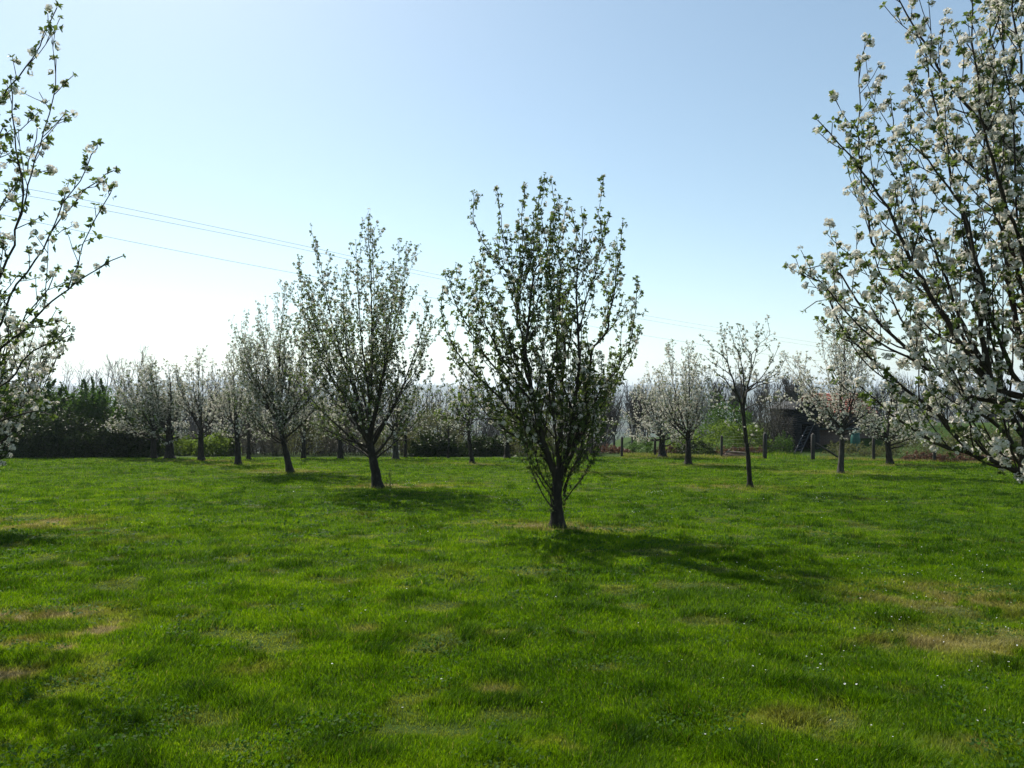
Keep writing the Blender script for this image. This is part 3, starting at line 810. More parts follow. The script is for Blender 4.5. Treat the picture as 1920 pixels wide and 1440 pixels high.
# ------------------------------------------------------------------ shrubs and hedge
def shrub_leaf(name, a, b, c, tr, tmix=.35):
    return leaf_mat(name, [(.15, a), (.5, b), (.85, c)], tr, tmix, noise_scale=.9, patch=.5)
M_S = {
    'dark': shrub_leaf('bramble_leaf', (.010, .018, .005), (.024, .042, .010), (.065, .095, .02), (.06, .10, .012), .2),
    'green': shrub_leaf('evergreen_leaf', (.022, .050, .010), (.040, .085, .014), (.07, .13, .022), (.12, .24, .018)),
    'bright': shrub_leaf('spring_leaf', (.05, .085, .014), (.085, .14, .02), (.14, .2, .03), (.26, .38, .03), .4),
    'olive': shrub_leaf('olive_leaf', (.05, .055, .025), (.085, .09, .04), (.13, .135, .06), (.2, .22, .05)),
    'grey': shrub_leaf('twiggy_leaf', (.04, .038, .03), (.07, .065, .05), (.12, .115, .09), (.15, .15, .1), .25),
    'russet': shrub_leaf('bracken_frond', (.07, .035, .022), (.13, .065, .038), (.2, .12, .07), (.25, .12, .06), .25),
    'straw': shrub_leaf('dead_grass', (.13, .11, .06), (.22, .19, .1), (.32, .28, .17), (.4, .34, .18), .3),
}

def shrub(name, label, x0, x1, top, d, kind, n, seed, leaf=.08, cat='bush', group=None, stems=10, bottom=None, depth=None, parent_mat=None, blade=False):
    rs = np.random.RandomState(seed)
    xl = at(x0, 800, d)[0]; xr = at(x1, 800, d)[0]
    cx = (xl + xr) / 2; rx = (xr - xl) / 2; ry = (depth or min(rx, 1.6))
    zb = gz(cx, d); zt = at((x0 + x1) / 2, top, d)[2]; H = max(zt - zb, .25)
    # lumpy dome of many small clumps
    nb = max(6, int(n / 260))
    u = rs.rand(nb) * 2 - 1; w = rs.rand(nb) * 2 - 1
    hh = np.sqrt(np.clip(1 - (u ** 2) * .75 - (w ** 2) * .6, .05, 1))
    bz = hh * H * (0.25 + .68 * rs.rand(nb) ** .6)
    bc = np.stack([cx + u * rx * .88, d + w * ry * .88, zb + bz], 1)
    br = (.16 + .16 * rs.rand(nb)) * min(H, 2.2) * .95
    which = rs.randint(0, nb, n)
    dirs = rs.normal(size=(n, 3)); dirs /= np.linalg.norm(dirs, axis=1, keepdims=True)
    rad = rs.rand(n) ** .45
    P = bc[which] + dirs * (br[which] * rad)[:, None] * np.array([1.35, 1.2, 1.0])
    k = int(n * .35)                                       # fill under the dome
    uu = rs.rand(k) * 2 - 1; ww = rs.rand(k) * 2 - 1
    hz = np.sqrt(np.clip(1 - (uu ** 2) * .8 - (ww ** 2) * .6, .05, 1)) * H * .86 * rs.rand(k)
    P[:k] = np.stack([cx + uu * rx * .95, d + ww * ry * .95, zb + hz], 1)
    zg = ground_z(P[:, 0], P[:, 1]); P[:, 2] = np.maximum(P[:, 2], zg + .02 + .1 * rs.rand(n))
    ns = max(10, int(rx * 16)); per = max(4, int(n * .16 / ns))     # leafy shoots breaking the outline
    su = rs.rand(ns) * 2 - 1; sw = rs.rand(ns) * 2 - 1
    sh0 = np.sqrt(np.clip(1 - (su ** 2) * .8 - (sw ** 2) * .6, .05, 1)) * H * (.7 + .25 * rs.rand(ns))
    so = np.stack([cx + su * rx * .95, d + sw * ry * .8, zb + sh0], 1)
    sd = np.stack([rs.normal(size=ns) * .35 + su * .3, rs.normal(size=ns) * .3, np.ones(ns)], 1); sl = H * (.12 + .3 * rs.rand(ns) ** 2)
    tt = rs.rand(ns, per)
    sp = so[:, None, :] + sd[:, None, :] * (tt * sl[:, None])[..., None] + rs.normal(size=(ns, per, 3)) * (.055 * (1.25 - tt))[..., None]
    P[n - ns * per:] = sp.reshape(-1, 3)
    # leaf quads
    a = rs.normal(size=(n, 3)); 
    if blade: a = a * .35 + np.array([0, 0, 1.0])
    a /= np.linalg.norm(a, axis=1, keepdims=True)
    b_ = np.cross(a, rs.normal(size=(n, 3))); b_ /= np.linalg.norm(b_, axis=1, keepdims=True)
    L = leaf * (.6 + .8 * rs.rand(n)); W = L * (.18 if blade else .6)
    if blade: L = L * 2.2
    nrm = np.cross(a, b_)
    v = np.stack([P - a * L[:, None] * .5, P + b_ * W[:, None] * .5 + nrm * W[:, None] * .15, P + a * L[:, None] * .5, P - b_ * W[:, None] * .5 + nrm * W[:, None] * .15], 1).reshape(-1, 3)
    base = np.array([cx, d, zb])
    root = empty(name, base, label, cat, group)
    mesh_np('foliage', v, [np.arange(n * 4).reshape(-1, 4)], M_S[kind], root, loc=base)
    if stems and kind in ('grey', 'olive', 'russet'):
        stems = max(stems, 26)
        rng = random.Random(seed); paths = []
        for i in range(stems):
            sx = cx + rng.uniform(-.8, .8) * rx; sy = d + rng.uniform(-.7, .7) * ry
            s0 = np.array([sx, sy, gz(sx, sy) - .05]); t = s0 + np.array([rng.uniform(-.3, .3) * H, rng.uniform(-.3, .3) * H, H * rng.uniform(.6, 1.02) * math.sqrt(max(.1, 1 - ((sx - cx) / rx) ** 2 * .8))])
            pp = resample([s0, (s0 + t) / 2 + np.array([rng.uniform(-.1, .1), rng.uniform(-.1, .1), .1]), t], .25)
            paths.append((pp, np.linspace(.018, .006, len(pp)), 4))
        tubes('stems', paths, M_TWIG, root, base)
    return root

HG = 'hedge and shrubs along the left lawn edge'
shrub('bramble_bush', 'black-green bramble thicket filling the bottom left lawn edge', -90, 75, 758, 35.6, 'dark', 23400, 1, 0.102, group=HG, stems=12, depth=1.0)
shrub('bramble_bush', 'dark bramble thicket in the middle of the left hedge with a mounded top', 60, 178, 772, 35.4, 'dark', 20800, 2, 0.102, group=HG, stems=12, depth=1.0)
shrub('bramble_bush', 'dark thicket under the broad greyish tree at the right end of the left hedge', 160, 300, 780, 35.7, 'dark', 20800, 3, 0.102, group=HG, stems=12, depth=.9)
shrub('evergreen_bush', 'green bushy shrub rising behind the blossoming tree at the left edge', -80, 60, 712, 37.8, 'green', 23400, 4, 0.120, group=HG, stems=8)
shrub('evergreen_bush', 'mid-green rounded shrub above the middle of the dark brambles', 45, 135, 720, 37.6, 'green', 20800, 5, 0.120, group=HG, stems=8)
shrub('evergreen_bush', 'mid-green shrub with a pointed top left of the broad greyish tree', 120, 222, 716, 37.9, 'green', 20800, 6, 0.120, group=HG, stems=8)
shrub('evergreen_bush', 'dark green shrub behind the broad greyish tree', 210, 300, 752, 37.6, 'green', 13000, 61, 0.120, group=HG, stems=8)
shrub('spring_bush', 'small bright yellow-green bush between the thick-trunked tree and the next trunk', 296, 372, 814, 37.4, 'bright', 6840, 7, .09, group=HG, stems=8)
shrub('spring_bush', 'bright yellow-green bush right of the short blossoming tree of the left row', 372, 444, 809, 37.2, 'bright', 7980, 8, .09, group=HG, stems=8)
HC = 'scrub at the back of the lawn'
shrub('scrub_bush', 'grey twiggy scrub between the left row trunks', 440, 535, 786, 37.6, 'grey', 7220, 9, .07, group=HC, stems=50)
shrub('scrub_bush', 'olive twiggy scrub behind the leaning pale tree', 525, 620, 780, 37.8, 'olive', 7220, 10, .07, group=HC, stems=50)
shrub('scrub_bush', 'pale twiggy scrub low behind the tallest tree', 608, 700, 786, 37.6, 'grey', 6840, 11, .07, group=HC, stems=50)
shrub('scrub_bush', 'olive scrub right of the tallest tree trunk', 690, 775, 792, 37.6, 'olive', 6840, 12, .07, group=HC, stems=30)
shrub('willow_bush', 'pale green feathery bush behind the dark brambles left of centre', 765, 870, 762, 39.5, 'olive', 8550, 13, .08, group=HC, stems=40)
shrub('bramble_bush', 'dark brown-green bramble mound left of the hooked stem', 770, 868, 814, 36.6, 'dark', 13000, 14, 0.096, group=HC, stems=14, depth=.8)
shrub('bramble_bush', 'dark bramble mound between the hooked stem and the middle tree', 862, 965, 818, 36.8, 'dark', 11960, 15, 0.096, group=HC, stems=14, depth=.8)
shrub('scrub_bush', 'dim scrub right behind the middle tree trunk', 950, 1060, 802, 37.2, 'olive', 7980, 16, .08, group=HC, stems=30)
shrub('scrub_bush', 'low greyish scrub just right of the middle tree', 1050, 1125, 806, 37.4, 'grey', 5700, 17, .07, group=HC, stems=30)
HR = 'shrubs beyond the wire fence'
shrub('bracken_clump', 'russet dead bracken left of the green mound by the fence', 1100, 1188, 836, 38.3, 'russet', 3200, 18, .08, 'undergrowth', HR, stems=20, depth=.6)
shrub('grassy_mound', 'small green grassy mound left of the wide short-trunked tree', 1176, 1232, 827, 38.4, 'green', 2600, 19, .06, 'undergrowth', HR, stems=0)
shrub('bracken_clump', 'brown weedy clump at the foot of the wide short-trunked tree', 1222, 1280, 836, 38.2, 'russet', 1800, 20, .07, 'undergrowth', HR, stems=14, depth=.5)
shrub('spring_bush', 'yellow-green bush between the two white apple trees by the fence', 1252, 1330, 806, 39, 'bright', 3200, 21, .085, group=HR, stems=12)
shrub('bramble_bush', 'dark bramble behind the trunk of the white tree with the tall shoot', 1262, 1345, 828, 38.0, 'dark', 3000, 22, .08, group=HR, stems=12, depth=.6)
shrub('evergreen_bush', 'dark evergreen bush behind the slim V-forked tree', 1308, 1412, 740, 43, 'green', 8000, 23, .1, group=HR, stems=10)
shrub('spring_bush', 'bright leafy bush behind the fence left of the slim V-forked trunk', 1318, 1392, 788, 39.6, 'bright', 4600, 24, .085, group=HR, stems=12)
shrub('spring_bush', 'bright leafy bush behind the fence right of the slim V-forked trunk', 1384, 1442, 796, 39.4, 'bright', 3800, 25, .085, group=HR, stems=12)
shrub('scrub_bush', 'dark twiggy leafless shrub left of the shed', 1412, 1492, 733, 41.5, 'grey', 7500, 26, .07, group=HR, stems=90)
shrub('evergreen_bush', 'small green bush at the left corner of the shed', 1448, 1486, 812, 39.0, 'green', 1600, 27, .07, group=HR, stems=6)
shrub('bracken_clump', 'brown undergrowth along the fence foot behind the log heap', 1338, 1440, 836, 38.0, 'russet', 3000, 28, .06, 'undergrowth', HR, stems=24, depth=.4)
shrub('evergreen_bush', 'dark leafy shrub at the right end of the shed', 1612, 1700, 790, 42.5, 'green', 4200, 29, .09, group=HR, stems=10)
shrub('grassy_mound', 'weedy green mound behind the right fence beside the gate post', 1546, 1640, 828, 36.5, 'olive', 3400, 30, .07, 'undergrowth', HR, stems=0, depth=1.0)
shrub('grassy_mound', 'weedy olive mound behind the fence right of the dark-trunked tree', 1640, 1762, 822, 36.0, 'olive', 4200, 31, .07, 'undergrowth', HR, stems=0, depth=1.2)
shrub('bracken_clump', 'russet bracken clump along the right fence', 1688, 1768, 848, 31.6, 'russet', 2600, 32, .06, 'undergrowth', HR, stems=12, depth=.45)
shrub('bracken_clump', 'largest russet bracken clump under the right edge tree', 1755, 1850, 846, 30.6, 'russet', 3000, 33, .06, 'undergrowth', HR, stems=12, depth=.45)
shrub('bracken_clump', 'brown bracken running out of the picture at the right edge', 1845, 1960, 850, 29.6, 'russet', 2600, 34, .06, 'undergrowth', HR, stems=12, depth=.45)
shrub('scrub_bush', 'grey-green hedge beyond the fence near the right edge', 1755, 1960, 800, 38.0, 'olive', 6000, 35, .09, group=HR, stems=30)
shrub('red_shrub', 'red-leaved shrub over the shed behind the round-headed tree', 1546, 1582, 748, 40.3, 'russet', 50, 36, .05, group=HR, stems=0) if False else None

# ------------------------------------------------------------------ shed, fence, logs
def simple_mat(name, stops, scale=(4, 4, 4), rough=.8, bump=.3, metallic=0, brick=None, wave=None):
    m, n, l = new_mat(name)
    out = n.new('ShaderNodeOutputMaterial'); tc = n.new('ShaderNodeTexCoord'); mp = n.new('ShaderNodeMapping')
    mp.inputs['Scale'].default_value = scale
    l.new(tc.outputs['Object'], mp.inputs[0])
    no = n.new('ShaderNodeTexNoise'); no.inputs['Scale'].default_value = 1.5; no.inputs['Detail'].default_value = 6
    l.new(mp.outputs[0], no.inputs['Vector'])
    r = ramp(n, stops); l.new(no.outputs['Fac'], r.inputs[0])
    b = n.new('ShaderNodeBsdfPrincipled'); b.inputs['Roughness'].default_value = rough; b.inputs['Metallic'].default_value = metallic
    colr = r.outputs[0]
    if brick:
        bt = n.new('ShaderNodeTexBrick'); bt.inputs['Scale'].default_value = 1
        bt.inputs['Brick Width'].default_value = .22; bt.inputs['Row Height'].default_value = .075; bt.inputs['Mortar Size'].default_value = .012
        sw = n.new('ShaderNodeMapping'); sw.inputs['Rotation'].default_value = (math.radians(90), 0, 0)
        l.new(tc.outputs['Object'], sw.inputs[0]); l.new(sw.outputs[0], bt.inputs['Vector'])
        l.new(r.outputs[0], bt.inputs['Color1']); l.new(r.outputs[0], bt.inputs['Color2']); bt.inputs['Mortar'].default_value = (*brick, 1)
        colr = bt.outputs['Color']
    l.new(colr, b.inputs['Base Color'])
    bu = n.new('ShaderNodeBump'); bu.inputs['Strength'].default_value = bump; bu.inputs['Distance'].default_value = .02
    l.new(no.outputs['Fac'], bu.inputs['Height']); l.new(bu.outputs[0], b.inputs['Normal'])
    l.new(b.outputs[0], out.inputs['Surface'])
    return m

M_BOARD = simple_mat('tarred_boards', [(.3, (.006, .0065, .008)), (.6, (.010, .011, .014)), (.8, (.018, .019, .023))], (1, 1, 12))
M_BRICK = simple_mat('old_brick', [(.3, (.09, .045, .035)), (.6, (.14, .07, .05)), (.8, (.18, .11, .08))], brick=(.14, .12, .1))
M_TILE = simple_mat('red_roof_tile', [(.3, (.22, .06, .04)), (.6, (.32, .1, .06)), (.8, (.4, .17, .11))], (6, 6, 6))
M_POST = simple_mat('weathered_post', [(.3, (.016, .013, .009)), (.6, (.032, .027, .02)), (.8, (.06, .052, .04))], (8, 8, 2))
M_BEAM = simple_mat('grey_beam', [(.3, (.05, .055, .05)), (.6, (.09, .095, .085)), (.8, (.13, .135, .12))], (8, 8, 2))
M_WIRE = simple_mat('galvanised_wire', [(.3, (.08, .08, .075)), (.6, (.12, .12, .11)), (.8, (.16, .16, .15))], rough=.5, metallic=.6)
M_CABLE = simple_mat('power_cable', [(.3, (.04, .04, .045)), (.6, (.06, .06, .065)), (.8, (.08, .08, .085))], rough=.6)
M_LOG = simple_mat('cut_log', [(.3, (.14, .1, .07)), (.6, (.24, .18, .12)), (.8, (.4, .33, .25))], (6, 6, 6))
M_LOGD = simple_mat('dark_log', [(.3, (.07, .04, .025)), (.6, (.13, .08, .05)), (.8, (.2, .14, .1))], (6, 6, 6))
M_TEAL = simple_mat('green_plastic', [(.3, (.01, .07, .05)), (.6, (.015, .1, .075)), (.8, (.03, .13, .1))], rough=.5, bump=.05)
M_METAL = simple_mat('ladder_metal', [(.3, (.05, .055, .06)), (.6, (.08, .085, .09)), (.8, (.11, .115, .12))], rough=.5, metallic=.4)

class MB:
    def __init__(s): s.v = []; s.f = []; s.n = 0
    def hexa(s, c):                                  # 8 corners: bottom 4, top 4
        s.v += [tuple(map(float, p)) for p in c]; n = s.n
        s.f += [(n, n + 3, n + 2, n + 1), (n + 4, n + 5, n + 6, n + 7), (n, n + 1, n + 5, n + 4), (n + 1, n + 2, n + 6, n + 5), (n + 2, n + 3, n + 7, n + 6), (n + 3, n, n + 4, n + 7)]
        s.n += 8
    def box(s, x0, x1, y0, y1, z0, z1):
        s.hexa([(x0, y0, z0), (x1, y0, z0), (x1, y1, z0), (x0, y1, z0), (x0, y0, z1), (x1, y0, z1), (x1, y1, z1), (x0, y1, z1)])
    def build(s, name, mat, parent=None, bevel=0, loc=None):
        o = mesh_np(name, s.v, [np.array(s.f)], mat, parent, loc=loc)
        if bevel:
            bv = o.modifiers.new('bevel', 'BEVEL'); bv.width = bevel; bv.segments = 2
        return o

# shed, local origin at its foot; y towards the valley
SD = 41.0
sb = at(1560, 800, SD); sb[2] = gz(sb[0], sb[1])
def sx(px): return at(px, 800, SD)[0]
def sz(py): return at(1560, py, SD)[2]
shed = empty('shed', sb, 'dark tarred timber shed on a brick base with a red tiled roof behind the gateway', 'shed')
m = MB(); m.box(sx(1527), sx(1646), SD, SD + 3.4, sb[2] - .6, sz(806)); m.build('brick_wall', M_BRICK, shed, loc=sb)
m = MB()
zb0, zt0 = sz(802), sz(774); nb = 7
for k in range(nb):                                   # overlapping boards of the upper storey
    z0 = zb0 + (zt0 - zb0) * k / nb; z1 = zb0 + (zt0 - zb0) * (k + 1) / nb
    x0, x1 = sx(1528), sx(1650); y = SD - .22
    m.hexa([(x0, y - .03, z0), (x1, y - .03, z0), (x1, SD + 3.5, z0), (x0, SD + 3.5, z0), (x0, y, z1 - .004), (x1, y, z1 - .004), (x1, SD + 3.5, z1 - .004), (x0, SD + 3.5, z1 - .004)])
m.build('board_wall', M_BOARD, shed, loc=sb)
m = MB(); m.box(sx(1526), sx(1652), SD - .3, SD + 3.4, sz(806) + .003, sz(802) - .003); m.build('beam', M_BEAM, shed, loc=sb)
# roof: pitched both ways, ridge along x, tile courses
m = MB(); yr = SD + 1.6; ze, zr = sz(775), sz(738)
nc = 10
for sgn, ya in ((1, SD - .42), (-1, SD + 3.7)):
    for k in range(nc):
        t0, t1 = k / nc, (k + 1) / nc
        y0 = ya + (yr - ya) * t0; y1 = ya + (yr - ya) * t1
        z0 = ze + (zr - ze) * t0; z1 = ze + (zr - ze) * t1
        x0, x1 = sx(1532), sx(1640)
        m.hexa([(x0, y0, z0), (x1, y0, z0), (x1, y1, z1 - .02), (x0, y1, z1 - .02), (x0, y0, z0 + .07), (x1, y0, z0 + .07), (x1, y1, z1 + .02), (x0, y1, z1 + .02)])
m.build('roof', M_TILE, shed, loc=sb)
# tall tarred wing on the left with its open dark doorway
m = MB()
x0, x1 = sx(1484), sx(1527) - .01
nb = 22
for k in range(nb):
    z0 = sb[2] - .6 + (sz(768) - sb[2] + .6) * k / nb; z1 = sb[2] - .6 + (sz(768) - sb[2] + .6) * (k + 1) / nb
    for (xa, xb) in (((x0, x0 + .3), (x1 - .28, x1)) if k < 15 else ((x0, x1),)):
        m.hexa([(xa, SD - .72, z0), (xb, SD - .72, z0), (xb, SD + 3.3, z0), (xa, SD + 3.3, z0), (xa, SD - .7, z1 - .004), (xb, SD - .7, z1 - .004), (xb, SD + 3.3, z1 - .004), (xa, SD + 3.3, z1 - .004)])
m.box(x0 + .31, x1 - .29, SD + 2.6, SD + 2.9, sb[2] - .6, sz(800))
m.build('tarred_wing', M_BOARD, shed, loc=sb)
m = MB(); xm = (x0 + x1) / 2
for xa, xb in ((x0 - .2, xm), (x1 + .12, xm)):
    m.hexa([(xa, SD - .95, sz(769)), (xb, SD - .95, sz(755)), (xb, SD + 3.4, sz(755)), (xa, SD + 3.4, sz(769)), (xa, SD - .95, sz(769) + .06), (xb, SD - .95, sz(755) + .06), (xb, SD + 3.4, sz(755) + .06), (xa, SD + 3.4, sz(769) + .06)])
m.hexa([(x0, SD - .7, sz(768)), (x1, SD - .7, sz(768)), (x1, SD + 3.2, sz(768)), (x0, SD + 3.2, sz(768)), (xm - .02, SD - .7, sz(755.5)), (xm + .02, SD - .7, sz(755.5)), (xm + .02, SD + 3.2, sz(755.5)), (xm - .02, SD + 3.2, sz(755.5))])
m.build('wing_roof', M_BOARD, shed, loc=sb)

# ladder leaning on the shed
lb = at(1489, 844, SD - 1.5); lb[2] = gz(lb[0], lb[1]); lt = at(1514, 799, SD - .8)
lad = empty('ladder', lb, 'grey ladder leaning to the right against the dark shed front', 'ladder')
off = np.array([.36, 0, .1]); 
tubes('rail', [([lb - [0, 0, .03], (lb + lt) / 2, lt], [.025] * 3, 6)], M_METAL, lad, lb)
tubes('rail', [([lb + off - [0, 0, .1], (lb + lt) / 2 + off, lt + off], [.025] * 3, 6)], M_METAL, lad, lb)
tubes('rungs', [([lb + (lt - lb) * t, lb + (lt - lb) * t + off], [.016, .016], 5) for t in np.linspace(.08, .95, 8)], M_METAL, lad, lb)

# green water butt
wb = at(1604, 838, 38.6); wb[2] = gz(wb[0], wb[1])
hb = at(1604, 811, 38.6)[2] - wb[2]
wt = empty('water_butt', wb, 'green plastic water butt with a lid beside the shed', 'water butt')
tubes('barrel', [([wb + [0, 0, z * hb] for z in (0, .05, .3, .5, .7, .92)], [.18, .2, .23, .24, .23, .2], 16)], M_TEAL, wt, wb)
tubes('lid', [([wb + [0, 0, z * hb] for z in (.925, .95, .98)], [.22, .22, .19], 16)], M_TEAL, wt, wb)

# wire fences with wooden posts
def fence(name, label, posts, mesh_wires=True):
    pos = [base_at(px, py) for px, py, _, _ in posts]
    root = empty(name, pos[0], label, 'fence')
    tops = []
    for (px, py, ty, w), p in zip(posts, pos):
        h = (py - ty) / F * p[1]; r = w / F * p[1] / 2
        tubes('post', [([p + [0, 0, -.2], p + [.004, 0, h * .5], p + [.012, 0, h]], [r, r * .98, r * .94], 8)], M_POST, root, pos[0], rough=.12, seed=int(px))
        tops.append(h)
    paths = []
    for i in range(len(pos) - 1):
        a, b = pos[i], pos[i + 1]
        n = 6
        for f in (.12, .3, .48, .66, .84, .97):
            pts = []
            for k in range(n + 1):
                t = k / n; q = a + (b - a) * t
                q[2] = gz(q[0], q[1]) * 0 + (a[2] + (b[2] - a[2]) * t) + f * (tops[i] + (tops[i + 1] - tops[i]) * t) - .02 * math.sin(math.pi * t)
                pts.append(q + [0, -.05, 0])
            paths.append((pts, [.0022] * (n + 1), 3))
        L = np.linalg.norm(b - a)
        for k in range(1, int(L / .3)):                   # stock-netting uprights
            t = k * .3 / L; q = a + (b - a) * t + [0, -.05, 0]; h = tops[i] + (tops[i + 1] - tops[i]) * t
            paths.append(([q + [0, 0, h * .1], q + [0, 0, h * .84]], [.0016, .0016], 3))
    tubes('wire_netting', paths, M_WIRE, root, pos[0])
    return root, pos

f1, p1 = fence('wire_fence', 'wire fence on wooden posts left of the gateway behind the log heap',
               [(1110, 856, 822, 5), (1166, 855.5, 820, 5), (1228, 855.5, 822, 5), (1353, 857, 818, 5), (1434, 860, 814, 8)])
f2, p2 = fence('wire_fence', 'wire netting fence on wooden posts right of the gateway running to the right edge',
               [(1524, 861.5, 815, 8), (1638, 863, 818, 6), (1752, 866.5, 819, 6), (1866, 871, 822, 7), (1990, 877, 826, 8)])
pa = at(1541, 836, p2[0][1] - .02); pb = base_at(1581, 861.5)
tubes('strut', [([p2[0] + [.1, -.02, .75], (p2[0] + [.1, -.02, .75] + pb) / 2, pb + [0, 0, -.05]], [.05, .048, .045], 7)], M_POST, f2, p2[0])

# heap of logs by the fence
lg = 'cut logs heaped by the fence'
def log(label, a, b, r, mat):
    a = np.array(a, float); b = np.array(b, float)
    o = tubes('log', [([a, a * .6 + b * .4 + [0, 0, .015], b], [r, r * .95, r * .85], 9)], mat, None, a, rough=.1, seed=int(r * 999))
    tag(o, label, 'log', lg)
lb0 = base_at(1376, 857.5); X, Y, Z = lb0
log('dark brown log at the bottom left of the heap by the fence', (X - .55, Y, Z + .06), (X + .15, Y + .1, Z + .07), .075, M_LOGD)
log('dark brown log at the bottom right of the heap by the fence', (X + .1, Y - .1, Z + .06), (X + .62, Y, Z + .09), .08, M_LOGD)
log('mid-brown log at the back of the heap by the fence', (X - .45, Y + .22, Z + .1), (X + .5, Y + .26, Z + .14), .08, M_LOGD)
log('long pale log lying across the top of the heap', (X - .35, Y, Z + .27), (X + .6, Y + .05, Z + .2), .05, M_LOG)
log('thin pale log propped up at the left of the heap', (X - .42, Y - .05, Z + .14), (X - .2, Y + .05, Z + .37), .035, M_LOG)
log('thin brown log leaning on the front of the heap', (X - .6, Y - .16, Z + .05), (X + .3, Y - .14, Z + .13), .035, M_LOGD)

# power lines
def cable(label, pts, r):
    P = [at(*p) for p in pts]
    P = resample(P, 4.0)
    o = tubes('power_cable', [(P, [r] * len(P), 5)], M_CABLE, None, P[0])
    tag(o, label, 'cable', 'overhead power cables')
cable('uppermost overhead cable crossing the sky', [(-260, 300, 42), (0, 345, 47), (200, 383, 52), (570, 461, 66), (820, 515, 80), (1190, 588, 110), (1500, 638, 150), (1760, 676, 230)], .014)
cable('middle overhead cable, close under the uppermost one', [(-260, 316, 43), (0, 358, 48), (200, 395, 53), (550, 464, 66), (820, 522, 80), (1190, 596, 110), (1500, 645, 150), (1760, 681, 230)], .014)
cable('lowest overhead cable, well below the other two', [(-260, 352, 42), (0, 402, 47), (230, 450, 53), (530, 508, 65), (820, 560, 80), (1240, 634, 115), (1500, 672, 150), (1760, 700, 230)], .014)

# ------------------------------------------------------------------ ground sheet
def dry_map(x, y):
    """how dry and brown the turf is: round the tree feet and in a few worn patches"""
    d = np.zeros_like(x)
    def spot(px, py, rx, ry, a):
        p = base_at(px, py)
        k = np.exp(-(((x - p[0]) / rx) ** 2 + ((y - p[1]) / ry) ** 2))
        return a * k
    for s in ((10, 1155, .24, .2, 1.7), (120, 1150, .4, .16, .8), (185, 1180, .16, .25, 1.3), (25, 1205, .2, .12, 1.0), (0, 1262, .2, .12, 1.5), (140, 1208, .22, .1, 1.2),
              (20, 985, 1.0, .6, .75), (110, 975, .8, .4, .4), (1720, 1110, .7, .5, .36), (1860, 1130, .7, .6, .45), (1800, 1190, .9, .35, .38), (1900, 1215, .6, .3, .36), (1650, 1130, .4, .3, .3),
              (1700, 1200, .35, .2, .5), (1010, 985, .9, .35, .8), (1150, 992, .7, .3, .55), (1045, 990, .4, .4, .7), (708, 912, 1.0, .8, .7), (800, 910, 1.2, .7, .4), (545, 884, 1.4, 1.0, .7), (446, 871, 1.5, 1.0, .6), (377, 864, 2.5, .8, .6),
              (1400, 915, 1.0, .8, .8), (1350, 914, .8, .5, .5), (1560, 886, 1.6, .9, .75), (1670, 872, 1.5, 1, .5), (1290, 871, 1.6, 1, .7), (1240, 858, 2, .8, .6), (886, 870, 1.2, .8, .5), (1078, 885, 1.2, .8, .5),
              (930, 1290, .12, .1, .6), (1060, 1390, .15, .08, .5), (680, 1180, .12, .1, .5), (1880, 1405, .25, .12, .8), (1470, 1350, .3, .12, .35), (470, 1250, .2, .15, .3)):
        d = d + spot(*s)
    n = fbm(x / .45, y / .45, 77, 3); n2 = fbm(x / 2.6, y / 2.6, 78, 2)
    d = np.minimum(d, 1.1) * smooth(.34, .6, .65 * n + .35 * fbm(x / .11, y / .11, 79, 2)) * 1.1 + .15 * smooth(.62, .85, n2) * smooth(.45, .7, n)
    # straw fringe where mowing stops at the fence
    return np.clip(d, 0, 1)

def lawn_edge(x):
    return np.interp(x, [-30, 0, 7, 12, 14.5, 17, 22, 30], [35.2, 35.0, 36.0, 33.6, 32.9, 31.0, 27.4, 24])

nr, na = 330, 760
rr = np.concatenate([np.linspace(.3, 45, 230), np.geomspace(46, 12000, nr - 230)])
aa = np.linspace(-math.radians(100), math.radians(100), na)
Rg, Ag = np.meshgrid(rr, aa, indexing='ij')
gx = (Rg * np.sin(Ag)).ravel(); gy = (Rg * np.cos(Ag)).ravel()
gzv = ground_z(gx, gy)
i = np.arange(nr - 1)[:, None] * na; j = np.arange(na - 1)[None]
q = np.stack([i + j, i + j + 1, i + na + j + 1, i + na + j], -1).reshape(-1, 4)[:, ::-1]
m_g, n, l = new_mat('ground_soil')
out = n.new('ShaderNodeOutputMaterial'); b = n.new('ShaderNodeBsdfPrincipled'); b.inputs['Roughness'].default_value = .95; b.inputs['Specular IOR Level'].default_value = .1
geo = n.new('ShaderNodeNewGeometry')
no = n.new('ShaderNodeTexNoise'); no.inputs['Scale'].default_value = 14; no.inputs['Detail'].default_value = 6
l.new(geo.outputs['Position'], no.inputs['Vector'])
r1 = ramp(n, [(.3, (.016, .032, .004)), (.55, (.03, .06, .006)), (.75, (.05, .085, .01))]); l.new(no.outputs['Fac'], r1.inputs[0])
r1b = ramp(n, [(.3, (.10, .085, .035)), (.6, (.17, .145, .06)), (.8, (.25, .22, .11))]); l.new(no.outputs['Fac'], r1b.inputs[0])
dat = n.new('ShaderNodeAttribute'); dat.attribute_name = 'dry'
mg = n.new('ShaderNodeMix'); mg.data_type = 'RGBA'; l.new(dat.outputs['Fac'], mg.inputs[0]); l.new(r1.outputs[0], mg.inputs[6]); l.new(r1b.outputs[0], mg.inputs[7])
nf = n.new('ShaderNodeTexVoronoi'); nf.inputs['Scale'].default_value = .006
l.new(geo.outputs['Position'], nf.inputs['Vector'])
nf2 = n.new('ShaderNodeTexNoise'); nf2.inputs['Scale'].default_value = .02; nf2.inputs['Detail'].default_value = 8; nf2.inputs['Roughness'].default_value = .7
l.new(geo.outputs['Position'], nf2.inputs['Vector'])
